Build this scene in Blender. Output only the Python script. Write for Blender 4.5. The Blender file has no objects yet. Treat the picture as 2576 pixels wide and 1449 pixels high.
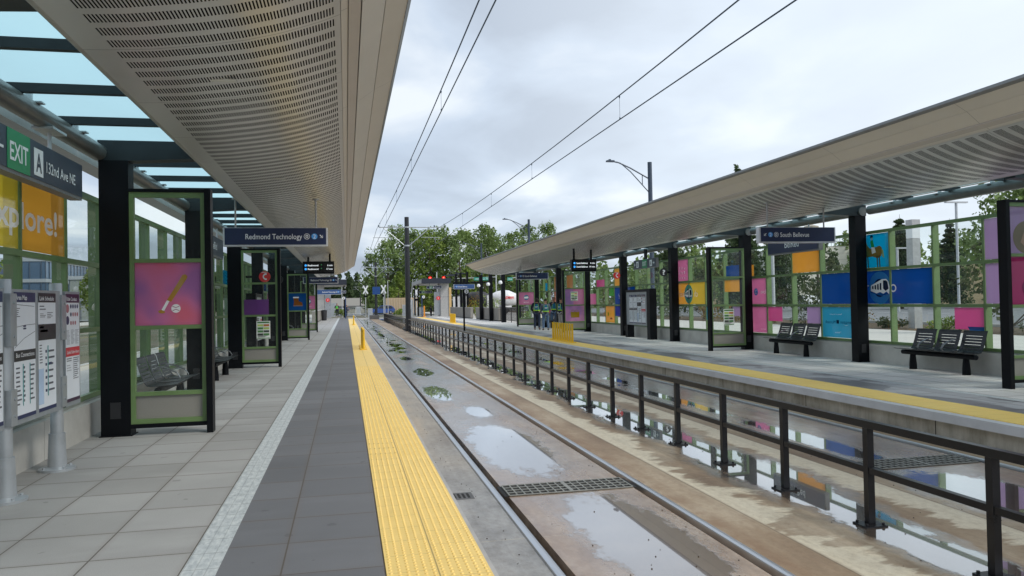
import bpy, bmesh, math, random
from mathutils import Vector, Matrix
import numpy as np
S = bpy.context.scene
COL = S.collection
R = math.radians
# ---------------------------------------------------------------- camera
cam = bpy.data.objects.new('camera', bpy.data.cameras.new('camera')); COL.objects.link(cam)
H = 1.57
f, cx, cy = 1945., 1288., 724.5
ay = Vector((871-cx, -(767-cy), -f)).normalized()
ax = Vector((10400-cx, -(580-cy), -f)); ax = (ax-ay*ax.dot(ay)).normalized()
az = ax.cross(ay)
M3 = Matrix((ax, ay, az))
cam.matrix_world = Matrix.Translation((0, 0, H)) @ M3.to_4x4()
cam.data.sensor_width = 36; cam.data.lens = f/2576*36
cam.data.clip_start = .05; cam.data.clip_end = 5000
S.camera = cam
S.render.resolution_x, S.render.resolution_y = 1024, 576
# ---------------------------------------------------------------- world: overcast sky
W = bpy.data.worlds.new("World"); S.world = W; W.use_nodes = True
nt = W.node_tree; nt.nodes.clear()
def wn(t, **k):
    n = nt.nodes.new(t)
    for a, b in k.items(): setattr(n, a, b)
    return n
SUN_EL, SUN_ROT = 42, 128
sky = wn('ShaderNodeTexSky', sky_type='NISHITA', sun_disc=False, sun_elevation=R(SUN_EL), sun_rotation=R(SUN_ROT), air_density=1.0, dust_density=2.0)
tc = wn('ShaderNodeTexCoord')
sep = wn('ShaderNodeSeparateXYZ'); nt.links.new(tc.outputs['Generated'], sep.inputs[0])
# project view direction onto a cloud deck
zc = wn('ShaderNodeMath', operation='MAXIMUM'); nt.links.new(sep.outputs['Z'], zc.inputs[0]); zc.inputs[1].default_value = 0.0
za = wn('ShaderNodeMath', operation='ADD'); nt.links.new(zc.outputs[0], za.inputs[0]); za.inputs[1].default_value = 0.16
dx = wn('ShaderNodeMath', operation='DIVIDE'); nt.links.new(sep.outputs['X'], dx.inputs[0]); nt.links.new(za.outputs[0], dx.inputs[1])
dy = wn('ShaderNodeMath', operation='DIVIDE'); nt.links.new(sep.outputs['Y'], dy.inputs[0]); nt.links.new(za.outputs[0], dy.inputs[1])
cb = wn('ShaderNodeCombineXYZ'); nt.links.new(dx.outputs[0], cb.inputs[0]); nt.links.new(dy.outputs[0], cb.inputs[1])
mp = wn('ShaderNodeMapping'); nt.links.new(cb.outputs[0], mp.inputs[0]); mp.inputs['Scale'].default_value = (1.15, .95, 1); mp.inputs['Rotation'].default_value = (0, 0, R(-25)); mp.inputs['Location'].default_value = (3.1, 7.4, 0)
no = wn('ShaderNodeTexNoise'); nt.links.new(mp.outputs[0], no.inputs['Vector']); no.inputs['Scale'].default_value = 1.0; no.inputs['Detail'].default_value = 6; no.inputs['Roughness'].default_value = .48; no.inputs['Distortion'].default_value = .35
cr = wn('ShaderNodeValToRGB'); nt.links.new(no.outputs[0], cr.inputs[0])
e = cr.color_ramp.elements
e[0].position = .38; e[0].color = (.40, .47, .58, 1)
e[1].position = .62; e[1].color = (.90, .96, 1.02, 1)
m_ = e.new(.5); m_.color = (.57, .67, .81, 1)
# brightening towards the hidden sun side (upper right)
skm = wn('ShaderNodeMixRGB', blend_type='MULTIPLY'); skm.inputs[0].default_value = 1
nt.links.new(sky.outputs[0], skm.inputs[1]); skm.inputs[2].default_value = (.09, .09, .09, 1)
mx = wn('ShaderNodeMixRGB'); mx.inputs[0].default_value = .85
nt.links.new(skm.outputs[0], mx.inputs[1]); nt.links.new(cr.outputs[0], mx.inputs[2])
dt = wn('ShaderNodeVectorMath', operation='DOT_PRODUCT'); nt.links.new(tc.outputs['Generated'], dt.inputs[0]); dt.inputs[1].default_value = (.80, .50, .28)
gr = wn('ShaderNodeMapRange'); nt.links.new(dt.outputs['Value'], gr.inputs[0]); gr.inputs[1].default_value = .55; gr.inputs[2].default_value = 1.0; gr.inputs[3].default_value = 0; gr.inputs[4].default_value = .75
mg = wn('ShaderNodeMixRGB'); nt.links.new(gr.outputs[0], mg.inputs[0]); nt.links.new(mx.outputs[0], mg.inputs[1]); mg.inputs[2].default_value = (.92, 1.0, 1.08, 1)
bg = wn('ShaderNodeBackground'); nt.links.new(mg.outputs[0], bg.inputs[0]); bg.inputs[1].default_value = 0.70
out = wn('ShaderNodeOutputWorld'); nt.links.new(bg.outputs[0], out.inputs[0])
# ---------------------------------------------------------------- sun (hidden behind cloud: large soft)
sl = bpy.data.lights.new('sun', 'SUN'); sl.energy = 1.5; sl.angle = R(20); sl.color = (1, .96, .9)
so = bpy.data.objects.new('sun', sl); COL.objects.link(so)
a, el = R(SUN_ROT), R(SUN_EL)
d = Vector((math.sin(a)*math.cos(el), math.cos(a)*math.cos(el), math.sin(el)))
so.rotation_euler = d.to_track_quat('Z', 'Y').to_euler()
S.view_settings.view_transform = 'Standard'; S.view_settings.look = 'None'
S.view_settings.exposure = 0.66; S.view_settings.gamma = 1
# ================================================================ helpers
rnd = random.Random(7)
MATS = {}
class NT:
    def __init__(s, name):
        s.m = bpy.data.materials.new(name); s.m.use_nodes = True; s.t = s.m.node_tree; s.t.nodes.clear()
        s.out = s.n('ShaderNodeOutputMaterial')
    def n(s, t, **k):
        n = s.t.nodes.new(t)
        for a, b in k.items(): setattr(n, a, b)
        return n
    def put(s, sock, v):
        if isinstance(v, bpy.types.NodeSocket): s.t.links.new(v, sock)
        elif v is not None: sock.default_value = v if not (isinstance(v, tuple) and len(v) == 3 and sock.type == 'RGBA') else (*v, 1)
    def math(s, op, a, b=None, clamp=False):
        n = s.n('ShaderNodeMath', operation=op); n.use_clamp = clamp
        s.put(n.inputs[0], a)
        if b is not None: s.put(n.inputs[1], b)
        return n.outputs[0]
    def mix(s, fac, a, b, mode='MIX'):
        n = s.n('ShaderNodeMixRGB', blend_type=mode); s.put(n.inputs[0], fac); s.put(n.inputs[1], a); s.put(n.inputs[2], b); return n.outputs[0]
    def pos(s, scale=(1, 1, 1)):
        g = s.n('ShaderNodeNewGeometry'); m = s.n('ShaderNodeMapping'); s.put(m.inputs[0], g.outputs['Position']); m.inputs['Scale'].default_value = scale; return m.outputs[0]
    def objc(s, scale=(1, 1, 1)):
        g = s.n('ShaderNodeTexCoord'); m = s.n('ShaderNodeMapping'); s.put(m.inputs[0], g.outputs['Object']); m.inputs['Scale'].default_value = scale; return m.outputs[0]
    def xyz(s, v=None):
        if v is None: v = s.n('ShaderNodeNewGeometry').outputs['Position']
        n = s.n('ShaderNodeSeparateXYZ'); s.put(n.inputs[0], v); return n.outputs
    def noise(s, vec, scale, detail=4, rough=.55, dist=0):
        n = s.n('ShaderNodeTexNoise'); s.put(n.inputs['Vector'], vec); n.inputs['Scale'].default_value = scale; n.inputs['Detail'].default_value = detail; n.inputs['Roughness'].default_value = rough; n.inputs['Distortion'].default_value = dist
        return n.outputs[0]
    def ramp(s, fac, *st):
        n = s.n('ShaderNodeValToRGB'); s.put(n.inputs[0], fac); e = n.color_ramp.elements
        while len(e) < len(st): e.new(.5)
        for i, (p, c) in enumerate(st):
            e[i].position = p; e[i].color = (c, c, c, 1) if not isinstance(c, tuple) else (*c, 1)
        return n.outputs[0]
    def bump(s, h, strength=.3, dist=.01):
        n = s.n('ShaderNodeBump'); s.put(n.inputs['Height'], h); n.inputs['Strength'].default_value = strength; n.inputs['Distance'].default_value = dist; return n.outputs[0]
    def bsdf(s, col, rough=.5, metal=0, normal=None, spec=.5, **k):
        n = s.n('ShaderNodeBsdfPrincipled'); s.put(n.inputs['Base Color'], col); s.put(n.inputs['Roughness'], rough); s.put(n.inputs['Metallic'], metal)
        s.put(n.inputs['Specular IOR Level'], spec)
        if normal is not None: s.put(n.inputs['Normal'], normal)
        for a, b in k.items(): s.put(n.inputs[a.replace('_', ' ')], b)
        return n.outputs[0]
    def fres(s, f0=.04, k=1.0):
        g = s.n('ShaderNodeNewGeometry'); d = s.n('ShaderNodeVectorMath', operation='DOT_PRODUCT'); s.put(d.inputs[0], g.outputs['Normal']); s.put(d.inputs[1], g.outputs['Incoming'])
        c = s.math('SUBTRACT', 1.0, s.math('ABSOLUTE', d.outputs['Value'])); return s.math('MULTIPLY', s.math('ADD', f0, s.math('MULTIPLY', s.math('POWER', c, 5.0), 1-f0)), k, True)
    def done(s, sh):
        s.put(s.out.inputs[0], sh); return s.m
def mat(name, col=(.5, .5, .5), rough=.5, metal=0, spec=.5, var=.12, vs=6., bump=0., bs=60., vscale=(1, 1, 1)):
    if name in MATS: return MATS[name]
    k = NT(name); p = k.pos(vscale)
    n = k.noise(p, vs, 5, .6)
    c = k.mix(k.ramp(n, (.3, 0.), (.7, 1.)), tuple(x*(1-var) for x in col), tuple(min(1, x*(1+var)) for x in col))
    r = k.math('ADD', k.math('MULTIPLY', n, .16), rough-.08)
    nm = k.bump(k.noise(p, bs, 3), bump, .004) if bump else None
    MATS[name] = k.done(k.bsdf(c, r, metal, nm, spec)); return MATS[name]
def film(name, col, trans=.55, see=.33):
    """printed translucent vinyl on glass"""
    if name in MATS: return MATS[name]
    k = NT(name); n = k.noise(k.pos(), 1.2, 3)
    c = k.mix(n, tuple(x*.9 for x in col), tuple(min(1, x*1.08) for x in col))
    d = k.n('ShaderNodeBsdfDiffuse'); k.put(d.inputs[0], c); t = k.n('ShaderNodeBsdfTranslucent'); k.put(t.inputs[0], c)
    m0 = k.n('ShaderNodeMixShader'); m0.inputs[0].default_value = trans; k.put(m0.inputs[1], d.outputs[0]); k.put(m0.inputs[2], t.outputs[0])
    tp = k.n('ShaderNodeBsdfTransparent'); k.put(tp.inputs[0], c); m1 = k.n('ShaderNodeMixShader'); m1.inputs[0].default_value = see; k.put(m1.inputs[1], m0.outputs[0]); k.put(m1.inputs[2], tp.outputs[0])
    g = k.n('ShaderNodeBsdfGlossy'); g.inputs['Roughness'].default_value = .05
    m2 = k.n('ShaderNodeMixShader'); k.put(m2.inputs[0], k.fres()); k.put(m2.inputs[1], m1.outputs[0]); k.put(m2.inputs[2], g.outputs[0])
    MATS[name] = k.done(m2.outputs[0]); return MATS[name]
def glass(name, tint=(.93, .97, .95), ior=1.45, dirt=.02):
    if name in MATS: return MATS[name]
    k = NT(name)
    t = k.n('ShaderNodeBsdfTransparent'); k.put(t.inputs[0], tint); g = k.n('ShaderNodeBsdfGlossy'); g.inputs['Roughness'].default_value = .01
    ff = k.fres(.04, .8)
    m = k.n('ShaderNodeMixShader'); k.put(m.inputs[0], ff); k.put(m.inputs[1], t.outputs[0]); k.put(m.inputs[2], g.outputs[0])
    d = k.n('ShaderNodeBsdfDiffuse'); k.put(d.inputs[0], (.7, .75, .72))
    m2 = k.n('ShaderNodeMixShader'); k.put(m2.inputs[0], k.math('MULTIPLY', k.noise(k.pos(), 3, 4), dirt*2)); k.put(m2.inputs[1], m.outputs[0]); k.put(m2.inputs[2], d.outputs[0])
    MATS[name] = k.done(m2.outputs[0]); return MATS[name]
def emis(name, col, st):
    if name in MATS: return MATS[name]
    k = NT(name); e = k.n('ShaderNodeEmission'); k.put(e.inputs[0], col); e.inputs[1].default_value = st
    MATS[name] = k.done(e.outputs[0]); return MATS[name]
BLK = mat('black_paint', (.004, .005, .007), .45, 0, .15, .2, 3)
BLK2 = mat('dark_blue_black_paint', (.018, .024, .028), .45, 0, .35, .2, 3)
GRN = mat('green_paint', (.135, .215, .08), .4, 0, .5, .12, 4)
SILV = mat('galvanised_steel', (.46, .49, .51), .42, .6, .5, .12, 9)
CONC = mat('plinth_concrete', (.50, .49, .45), .8, 0, .3, .14, 2.2, .3, 70)
WHT = mat('white_print', (.8, .82, .84), .4, 0, .3, .03)
NAVY = mat('navy_sign_face', (.012, .022, .07), .35, 0, .5, .1)
NAVY2 = mat('grey_navy_sign_face', (.035, .05, .075), .4, 0, .5, .1)
EXITG = mat('exit_green', (.02, .25, .10), .4, 0, .4, .05)
LB = mat('line_blue', (.08, .32, .72), .4, 0, .4, .03)
YEL = mat('yellow_plastic', (.82, .50, .02), .45, 0, .4, .06)
GL = glass('clear_glass')
GLW = glass('wall_glass', (.91, .965, .945), 1.5, .025)
class MB:
    def __init__(s): s.v = []; s.f = []; s.uv = None
    def quad(s, a, b, c, d): n = len(s.v); s.v += [a, b, c, d]; s.f.append((n, n+1, n+2, n+3)); return s
    def poly(s, pts): n = len(s.v); s.v += list(pts); s.f.append(tuple(range(n, n+len(pts)))); return s
    def box(s, x0, x1, y0, y1, z0, z1, M=None):
        n = len(s.v); p = [(x, y, z) for z in (z0, z1) for y in (y0, y1) for x in (x0, x1)]
        if M: p = [tuple(M @ Vector(q)) for q in p]
        s.v += p
        for q in ((0, 2, 3, 1), (4, 5, 7, 6), (0, 1, 5, 4), (2, 6, 7, 3), (0, 4, 6, 2), (1, 3, 7, 5)): s.f.append(tuple(n+i for i in q))
        return s
    def ring(s, pts):
        n = len(s.v); s.v += [tuple(p) for p in pts]; return list(range(n, n+len(pts)))
    def skin(s, rings, cap=True, closed=True):
        rr = [s.ring(r) for r in rings]; k = len(rr[0])
        for a, b in zip(rr, rr[1:]):
            for i in range(k if closed else k-1): j = (i+1) % k; s.f.append((a[i], a[j], b[j], b[i]))
        if cap: s.f.append(tuple(reversed(rr[0]))); s.f.append(tuple(rr[-1]))
        return s
    def tube(s, pts, r, n=10, cap=True):
        pts = [Vector(p) for p in pts]; rs = r if isinstance(r, (list, tuple)) else [r]*len(pts); rings = []
        up = None
        for i, p in enumerate(pts):
            d = (pts[min(i+1, len(pts)-1)]-pts[max(i-1, 0)]).normalized()
            if up is None: up = Vector((0, 0, 1)) if abs(d.z) < .9 else Vector((0, 1, 0))
            u = d.cross(up).normalized(); w = u.cross(d).normalized(); up = w
            rings.append([p+rs[i]*(u*math.cos(2*math.pi*j/n)+w*math.sin(2*math.pi*j/n)) for j in range(n)])
        return s.skin(rings, cap)
    def lathe(s, prof, c=(0, 0, 0), n=20):
        return s.skin([[(c[0]+r*math.cos(2*math.pi*j/n), c[1]+r*math.sin(2*math.pi*j/n), c[2]+z) for j in range(n)] for r, z in prof])
    def prism(s, pts, ax, a0, a1):
        def P(p, t): return (t, p[0], p[1]) if ax == 0 else ((p[0], t, p[1]) if ax == 1 else (p[0], p[1], t))
        return s.skin([[P(p, a0) for p in pts], [P(p, a1) for p in pts]])
    def disc(s, c, r, nrm, t=.02, n=28):
        c = Vector(c); d = Vector(nrm).normalized(); return s.tube([c-d*t/2, c+d*t/2], r, n)
    def build(s, name, m, parent=None, loc=(0, 0, 0), smooth=False, fix=True):
        me = bpy.data.meshes.new(name); me.from_pydata([tuple(p) for p in s.v], [], s.f)
        me.materials.append(m)
        if s.uv: 
            u = me.uv_layers.new(name='uv')
            for l in me.loops: u.data[l.index].uv = s.uv[l.vertex_index]
        if fix:
            b = bmesh.new(); b.from_mesh(me); bmesh.ops.recalc_face_normals(b, faces=b.faces); b.to_mesh(me); b.free()
        if smooth:
            me.polygons.foreach_set('use_smooth', [True]*len(me.polygons))
            try: me.set_sharp_from_angle(angle=R(38))
            except Exception: pass
        o = bpy.data.objects.new(name, me); COL.objects.link(o); o.location = loc
        if parent: o.parent = parent
        return o
def tag(o, label, cat=None, group=None, kind=None):
    if label: o['label'] = label
    if cat: o['category'] = cat
    if group: o['group'] = group
    if kind: o['kind'] = kind
    return o
def thing(name, label, cat, loc=(0, 0, 0), rz=0, group=None):
    o = bpy.data.objects.new(name, None); COL.objects.link(o); o.empty_display_size = .2
    o.location = loc; o.rotation_euler = (0, 0, rz); return tag(o, label, cat, group)
def struct(o): o['kind'] = 'structure'; return o
def copy_tree(o, parent=None):
    c = o.copy(); COL.objects.link(c)
    if parent: c.parent = parent
    for ch in list(o.children): copy_tree(ch, c)
    return c
def dup(o, loc, rz=None, label=None, group=None):
    c = copy_tree(o); c.location = loc
    if rz is not None: c.rotation_euler = (0, 0, rz)
    if label: c['label'] = label
    if group: c['group'] = group
    return c
XP, XN, YP, YN, ZP = (1, 0, 0), (-1, 0, 0), (0, 1, 0), (0, -1, 0), (0, 0, 1)
_tc = {}
def txt(s, m, parent, at, xd=XP, up=ZP, h=.1, w=None, align='L', name='lettering', bold=0, vc=False):
    """text as thin mesh; at = baseline start (or centre), h = cap height"""
    key = (s, bold)
    if key not in _tc:
        cu = bpy.data.curves.new('t', 'FONT'); cu.body = s; cu.size = 1; cu.resolution_u = 3; cu.offset = bold
        ob = bpy.data.objects.new('t', cu); COL.objects.link(ob)
        dg = bpy.context.evaluated_depsgraph_get(); me = bpy.data.meshes.new_from_object(ob.evaluated_get(dg))
        V = [tuple(v.co) for v in me.vertices]; F = [tuple(p.vertices) for p in me.polygons]
        bpy.data.objects.remove(ob); bpy.data.curves.remove(cu); _tc[key] = (V, F)
    V, F = _tc[key]
    x0 = min(v[0] for v in V); x1 = max(v[0] for v in V)
    sy = h/.70; sx = (w/(x1-x0)) if w else sy
    off = {'L': 0, 'C': (x1-x0)/2, 'R': x1-x0}[align]
    xd = Vector(xd); up = Vector(up); at = Vector(at)
    if vc: at = at-up*h/2
    b = MB(); b.v = [tuple(at+xd*((v[0]-x0-off)*sx)+up*(v[1]*sy)) for v in V]; b.f = F
    return b.build(name, m, parent, fix=False)
def rect(m, parent, name, c, xd, up, w, h, t=.004):
    """thin plate centred at c"""
    xd = Vector(xd); up = Vector(up); n = xd.cross(up); c = Vector(c); b = MB()
    p = [c+xd*(sx*w/2)+up*(sz*h/2) for sx, sz in ((-1, -1), (1, -1), (1, 1), (-1, 1))]
    b.skin([[q-n*t/2 for q in p], [q+n*t/2 for q in p]]); return b.build(name, m, parent)
# ================================================================ ground
def ground_mat():
    k = NT('ground_soil'); n = k.noise(k.pos(), .15, 6); c = k.ramp(n, (.35, (.07, .085, .035)), (.6, (.14, .12, .08)))
    return k.done(k.bsdf(c, .9))
gm = MB(); xs = [-2500, -70, -3.34, -3.30, 12.28, 12.32, 70, 2500]; ys = [-80, 101, 112, 600, 4000]
hz = [[-.02 if (x <= -3.34 or x >= 12.32) else -.42 for x in xs], None, [-.36]*8, [-.4]*8, [-.4]*8]; hz[1] = hz[0]
for i in range(4):
    for j in range(7):
        gm.quad(*[(xs[b], ys[a], hz[a][b]) for a, b in ((i, j), (i, j+1), (i+1, j+1), (i+1, j))])
struct(gm.build('ground', ground_mat()))
# --- track slab with wet concrete
def slab_mat():
    k = NT('wet_track_concrete'); P = k.n('ShaderNodeNewGeometry').outputs['Position']; X, Y, Z = k.xyz(P)
    n1 = k.noise(k.pos((1, .35, 1)), 1.3, 7, .6); n2 = k.noise(k.pos((1, .5, 1)), 5, 6, .65); n3 = k.noise(k.pos(), 60, 3)
    dist = k.math('ADD', k.math('MULTIPLY', k.math('SUBTRACT', n2, .5), .7), k.math('MULTIPLY', k.math('SUBTRACT', k.noise(k.pos((1, .6, 1)), 22, 4, .7), .5), .30))
    # base concrete tones
    tr_ = k.math('ADD', k.math('MULTIPLY', k.noise(k.pos((.45, 1.5, 1)), 1.5, 6, .68), .6), k.math('MULTIPLY', k.noise(k.pos((.8, .5, 1)), .9, 3), .4))
    warm = k.ramp(n1, (.30, (.20, .125, .07)), (.5, (.34, .245, .15)), (.68, (.50, .41, .29)))
    apron = k.ramp(n1, (.32, (.25, .215, .18)), (.48, (.37, .335, .285)), (.62, (.46, .39, .30)))
    apron = k.mix(k.math('DIVIDE', k.math('SUBTRACT', 11.5, Y), 4.0, True), apron, k.ramp(n2, (.35, (.25, .25, .25)), (.65, (.38, .38, .375))))
    inner = k.ramp(n1, (.30, (.25, .15, .085)), (.50, (.41, .295, .205)), (.70, (.60, .48, .36)))
    sidest = k.math('MULTIPLY', k.math('ABSOLUTE', k.math('SUBTRACT', X, 2.16)), 1.5, True)
    inner = k.mix(k.math('MULTIPLY', k.math('MULTIPLY', sidest, k.ramp(n2, (.42, 0.), (.6, 1.))), .55), inner, (.30, .165, .07))
    def band(a, b, soft=.12, wob=.4):
        xx = k.math('ADD', X, k.math('MULTIPLY', k.math('SUBTRACT', n2, .5), wob))
        return k.math('MULTIPLY', k.math('DIVIDE', k.math('SUBTRACT', xx, a), soft, True), k.math('DIVIDE', k.math('SUBTRACT', b, xx), soft, True), True)
    c = k.mix(band(-5, 1.40, .02, 0), warm, apron)
    c = k.mix(band(1.40, 2.92, .02, 0), c, inner); c = k.mix(band(5.53, 7.03, .02, 0), c, inner)
    cream = k.mix(n2, (.66, .57, .40), (.80, .72, .55))
    xr = k.math('SUBTRACT', X, k.math('MULTIPLY', k.math('SUBTRACT', tr_, .42), 2.2))      # ragged edge, tongues across the track
    cr1 = k.math('MULTIPLY', k.math('DIVIDE', k.math('SUBTRACT', X, 3.37), .04, True), k.math('DIVIDE', k.math('SUBTRACT', 3.52, xr), .07, True))
    c = k.mix(k.math('MULTIPLY', cr1, k.math('SUBTRACT', 1.0, k.math('DIVIDE', k.math('SUBTRACT', Y, 26), 10, True))), c, cream)
    xl = k.math('ADD', X, k.math('MULTIPLY', k.math('SUBTRACT', tr_, .5), 1.8))
    cr2 = k.math('MULTIPLY', k.math('DIVIDE', k.math('SUBTRACT', xl, 4.95), .08, True), k.math('DIVIDE', k.math('SUBTRACT', 5.22, X), .03, True))
    c = k.mix(k.math('MULTIPLY', cr2, .9), c, cream)
    c = k.mix(k.math('MULTIPLY', band(7.3, 7.6, .1, .3), .6), c, (.42, .39, .30))
    jt = k.math('FRACT', k.math('DIVIDE', Y, 1.52)); jl = k.math('MULTIPLY', k.math('LESS_THAN', jt, .006), k.ramp(k.noise(k.pos((2, 1, 1)), 2, 2), (.45, 0.), (.5, .7)))
    c = k.mix(jl, c, (.52, .45, .33))
    jx = k.math('LESS_THAN', k.math('ABSOLUTE', k.math('SUBTRACT', X, 3.375)), .005); jx2 = k.math('LESS_THAN', k.math('ABSOLUTE', k.math('SUBTRACT', X, 5.22)), .006)
    c = k.mix(k.math('MULTIPLY', k.math('MAXIMUM', jx, jx2), .7), c, (.10, .075, .05))
    # longitudinal streaks
    st = k.noise(k.pos((6, .12, 1)), 3, 4); c = k.mix(.25, c, k.ramp(st, (.3, .5), (.7, 1.)), 'MULTIPLY')
    c = k.mix(k.math('MULTIPLY', k.ramp(n3, (.62, 0.), (.72, 1.)), .25), c, (.07, .06, .05))
    mid = k.noise(k.pos((1, .7, 1)), 19, 5, .7); c = k.mix(k.ramp(mid, (.35, .42), (.58, 0.)), c, k.mix(1.0, c, (.62, .55, .48), 'MULTIPLY')); pit = k.noise(k.pos(), 130, 1); c = k.mix(k.math('MULTIPLY', k.ramp(pit, (.70, 0.), (.74, 1.)), .6), c, (.05, .045, .04))
    rs = k.math('MINIMUM', k.math('ABSOLUTE', k.math('SUBTRACT', X, 1.52)), k.math('ABSOLUTE', k.math('SUBTRACT', X, 3.0))); c = k.mix(k.math('MULTIPLY', k.math('SUBTRACT', 1.0, k.math('DIVIDE', rs, .16, True)), k.ramp(n2, (.40, .1), (.62, .75))), c, (.20, .105, .05))
    # puddles
    def ell(px, py, rx, ry, w=1.5):
        a = k.math('DIVIDE', k.math('SUBTRACT', X, px), rx); b = k.math('DIVIDE', k.math('SUBTRACT', Y, py), ry)
        r2 = k.math('SQRT', k.math('ADD', k.math('MULTIPLY', a, a), k.math('MULTIPLY', b, b)))
        v = k.math('ADD', k.math('SUBTRACT', 1.0, r2), k.math('MULTIPLY', dist, w))
        return v
    vals = [ell(*p) for p in [(2.05, 10.0, .50, 1.9), (2.25, 5.7, .46, 1.7), (1.86, 16.4, .30, 1.5), (2.2, 13.3, .22, .8), (2.05, 21.4, .26, 1.3), (2.0, 27, .22, 1.0, 2.2),
            (4.35, 7.7, .42, 1.5), (4.35, 11.2, .36, 1.8), (5.95, 9.2, .24, 1.8), (5.95, 6.1, .52, 1.2), (6.0, 13.6, .16, 2.2), (4.2, 5.1, .22, 1.3)]]
    v = vals[0]
    for q in vals[1:]: v = k.math('MAXIMUM', v, q)
    # fence-line gutter and far pools
    pn = k.noise(k.pos((1, .45, 1)), 1.6, 5, .6)
    def strip(x0, w, y0, thr, amp):
        a = k.math('SUBTRACT', 1.0, k.math('DIVIDE', k.math('ABSOLUTE', k.math('SUBTRACT', X, x0)), w))
        g = k.math('GREATER_THAN', Y, y0)
        s = k.math('ADD', a, k.math('MULTIPLY', k.math('SUBTRACT', pn, thr), amp))
        return k.math('SUBTRACT', k.math('MULTIPLY', s, g), k.math('SUBTRACT', 1.0, g))
    v = k.math('MAXIMUM', v, strip(4.30, .24, 4.0, .50, 4.))
    v = k.math('MAXIMUM', v, strip(2.05, .36, 30, .58, 7.))
    v = k.math('MAXIMUM', v, strip(6.2, .40, 15.5, .62, 7.))
    pud = k.math('MULTIPLY', k.math('SUBTRACT', v, .0), 7, True)
    damp = k.math('MULTIPLY', k.math('ADD', v, .42), 2.6, True)
    c = k.mix(k.math('MULTIPLY', damp, .35), c, k.mix(1.0, c, (.50, .42, .38), 'MULTIPLY'))
    film_ = k.ramp(k.noise(k.pos((1, .4, 1)), 1.7, 5), (.42, 0.), (.56, 1.))
    inn = k.math('MAXIMUM', band(1.44, 2.88, .1, .2), band(5.55, 7.0, .1, .2))
    rbase = k.math('SUBTRACT', k.math('ADD', .46, k.math('MULTIPLY', n3, .15)), k.math('MULTIPLY', k.math('MULTIPLY', film_, inn), .22))
    rough = k.math('SUBTRACT', rbase, k.math('MULTIPLY', damp, .20))
    rough = k.math('MAXIMUM', k.math('MULTIPLY', rough, k.math('SUBTRACT', 1.0, pud)), .015)
    c = k.mix(pud, c, k.mix(1.0, c, (.42, .38, .34), 'MULTIPLY'))
    hgt = k.math('MULTIPLY', k.math('ADD', n3, k.math('MULTIPLY', n2, 2)), k.math('SUBTRACT', 1.0, pud))
    nm = k.bump(hgt, .25, .004)
    base = k.bsdf(c, rough, 0, nm, .5)
    # standing water film: clear coat like mirror
    k2 = k.n('ShaderNodeBsdfGlossy'); k2.inputs['Roughness'].default_value = .012; k2.inputs[0].default_value = (1, 1, 1, 1)
    fr = k.n('ShaderNodeFresnel'); fr.inputs[0].default_value = 1.5
    k3 = k.n('ShaderNodeBsdfGlossy'); k3.inputs['Roughness'].default_value = .19; k.put(k3.inputs['Normal'], nm)
    m3 = k.n('ShaderNodeMixShader'); sheen = k.math('MULTIPLY', k.math('MAXIMUM', k.math('MULTIPLY', inn, k.ramp(k.noise(k.pos((1, .3, 1)), 1.1, 4), (.32, .45), (.55, 1.))), damp), .95)
    k.put(m3.inputs[0], k.math('MULTIPLY', k.math('MULTIPLY', fr.outputs[0], 1.5, True), k.math('MULTIPLY', sheen, 1.0))); k.put(m3.inputs[1], base); k.put(m3.inputs[2], k3.outputs[0])
    ms = k.n('ShaderNodeMixShader'); k.put(ms.inputs[0], k.math('MULTIPLY', k.math('MULTIPLY', fr.outputs[0], 1.45, True), pud)); k.put(ms.inputs[1], m3.outputs[0]); k.put(ms.inputs[2], k2.outputs[0])
    return k.done(ms.outputs[0])
sb = MB()
RAILX = (1.415, 2.91, 5.54, 7.02)
# flangeway grooves on inner side of each rail
ed = [.86, 1.38, 1.52, 2.805, 2.945, 5.505, 5.645, 6.915, 7.055, 7.70]
for a, b in zip(ed[::2], ed[1::2]): sb.box(a, b, -8, 100, -.6, -.33)
struct(sb.build('track_slab', slab_mat()))
struct(MB().box(.8, 7.75, -8, 100, -.62, -.41).build('rail_trough', mat('groove_rubber', (.03, .028, .025), .6)))
RAIL = mat('polished_rail_steel', (.55, .57, .60), .30, .85, .5, .12, 3, 0, 1, (4, .2, 1)); RAILSIDE = None
for i, x in enumerate(RAILX):
    b = MB(); sgn = 1 if i % 2 == 0 else -1; b.prism([(x-.035, -.33), (x-.03, -.317), (x-.012, -.312), (x+.012, -.312), (x+.03, -.317), (x+.035, -.33), (x+.035, -.42), (x-.035, -.42)], 1, -8, 175 if i < 2 else 175)
    o = b.build('rail', RAIL, smooth=True); tag(o, ['steel rail beside the yellow strip of the left platform', 'steel rail of the near track on the side of the fence', 'steel rail of the far track on the side of the fence', 'steel rail close under the right platform edge'][i], 'rail', 'rails of the two tracks')
# track crossing panel beyond the platforms
CROSS = mat('crossing_concrete', (.36, .35, .33), .6, 0, .4, .15, 1.2, .2, 40)
ASPH = mat('asphalt', (.085, .088, .095), .45, 0, .5, .2, 1.5, .3, 90)
ce = MB()
for a, b in ((-14, 1.38), (1.52, 2.805), (2.945, 5.505), (5.645, 6.915), (7.055, 24)): ce.box(a, b, 100, 112, -.6, -.332)
struct(ce.build('crosswalk', CROSS))
st_ = MB(); st_.box(-200, 220, 140, 160, -.45, -.34); struct(st_.build('cross_street', ASPH))
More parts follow.
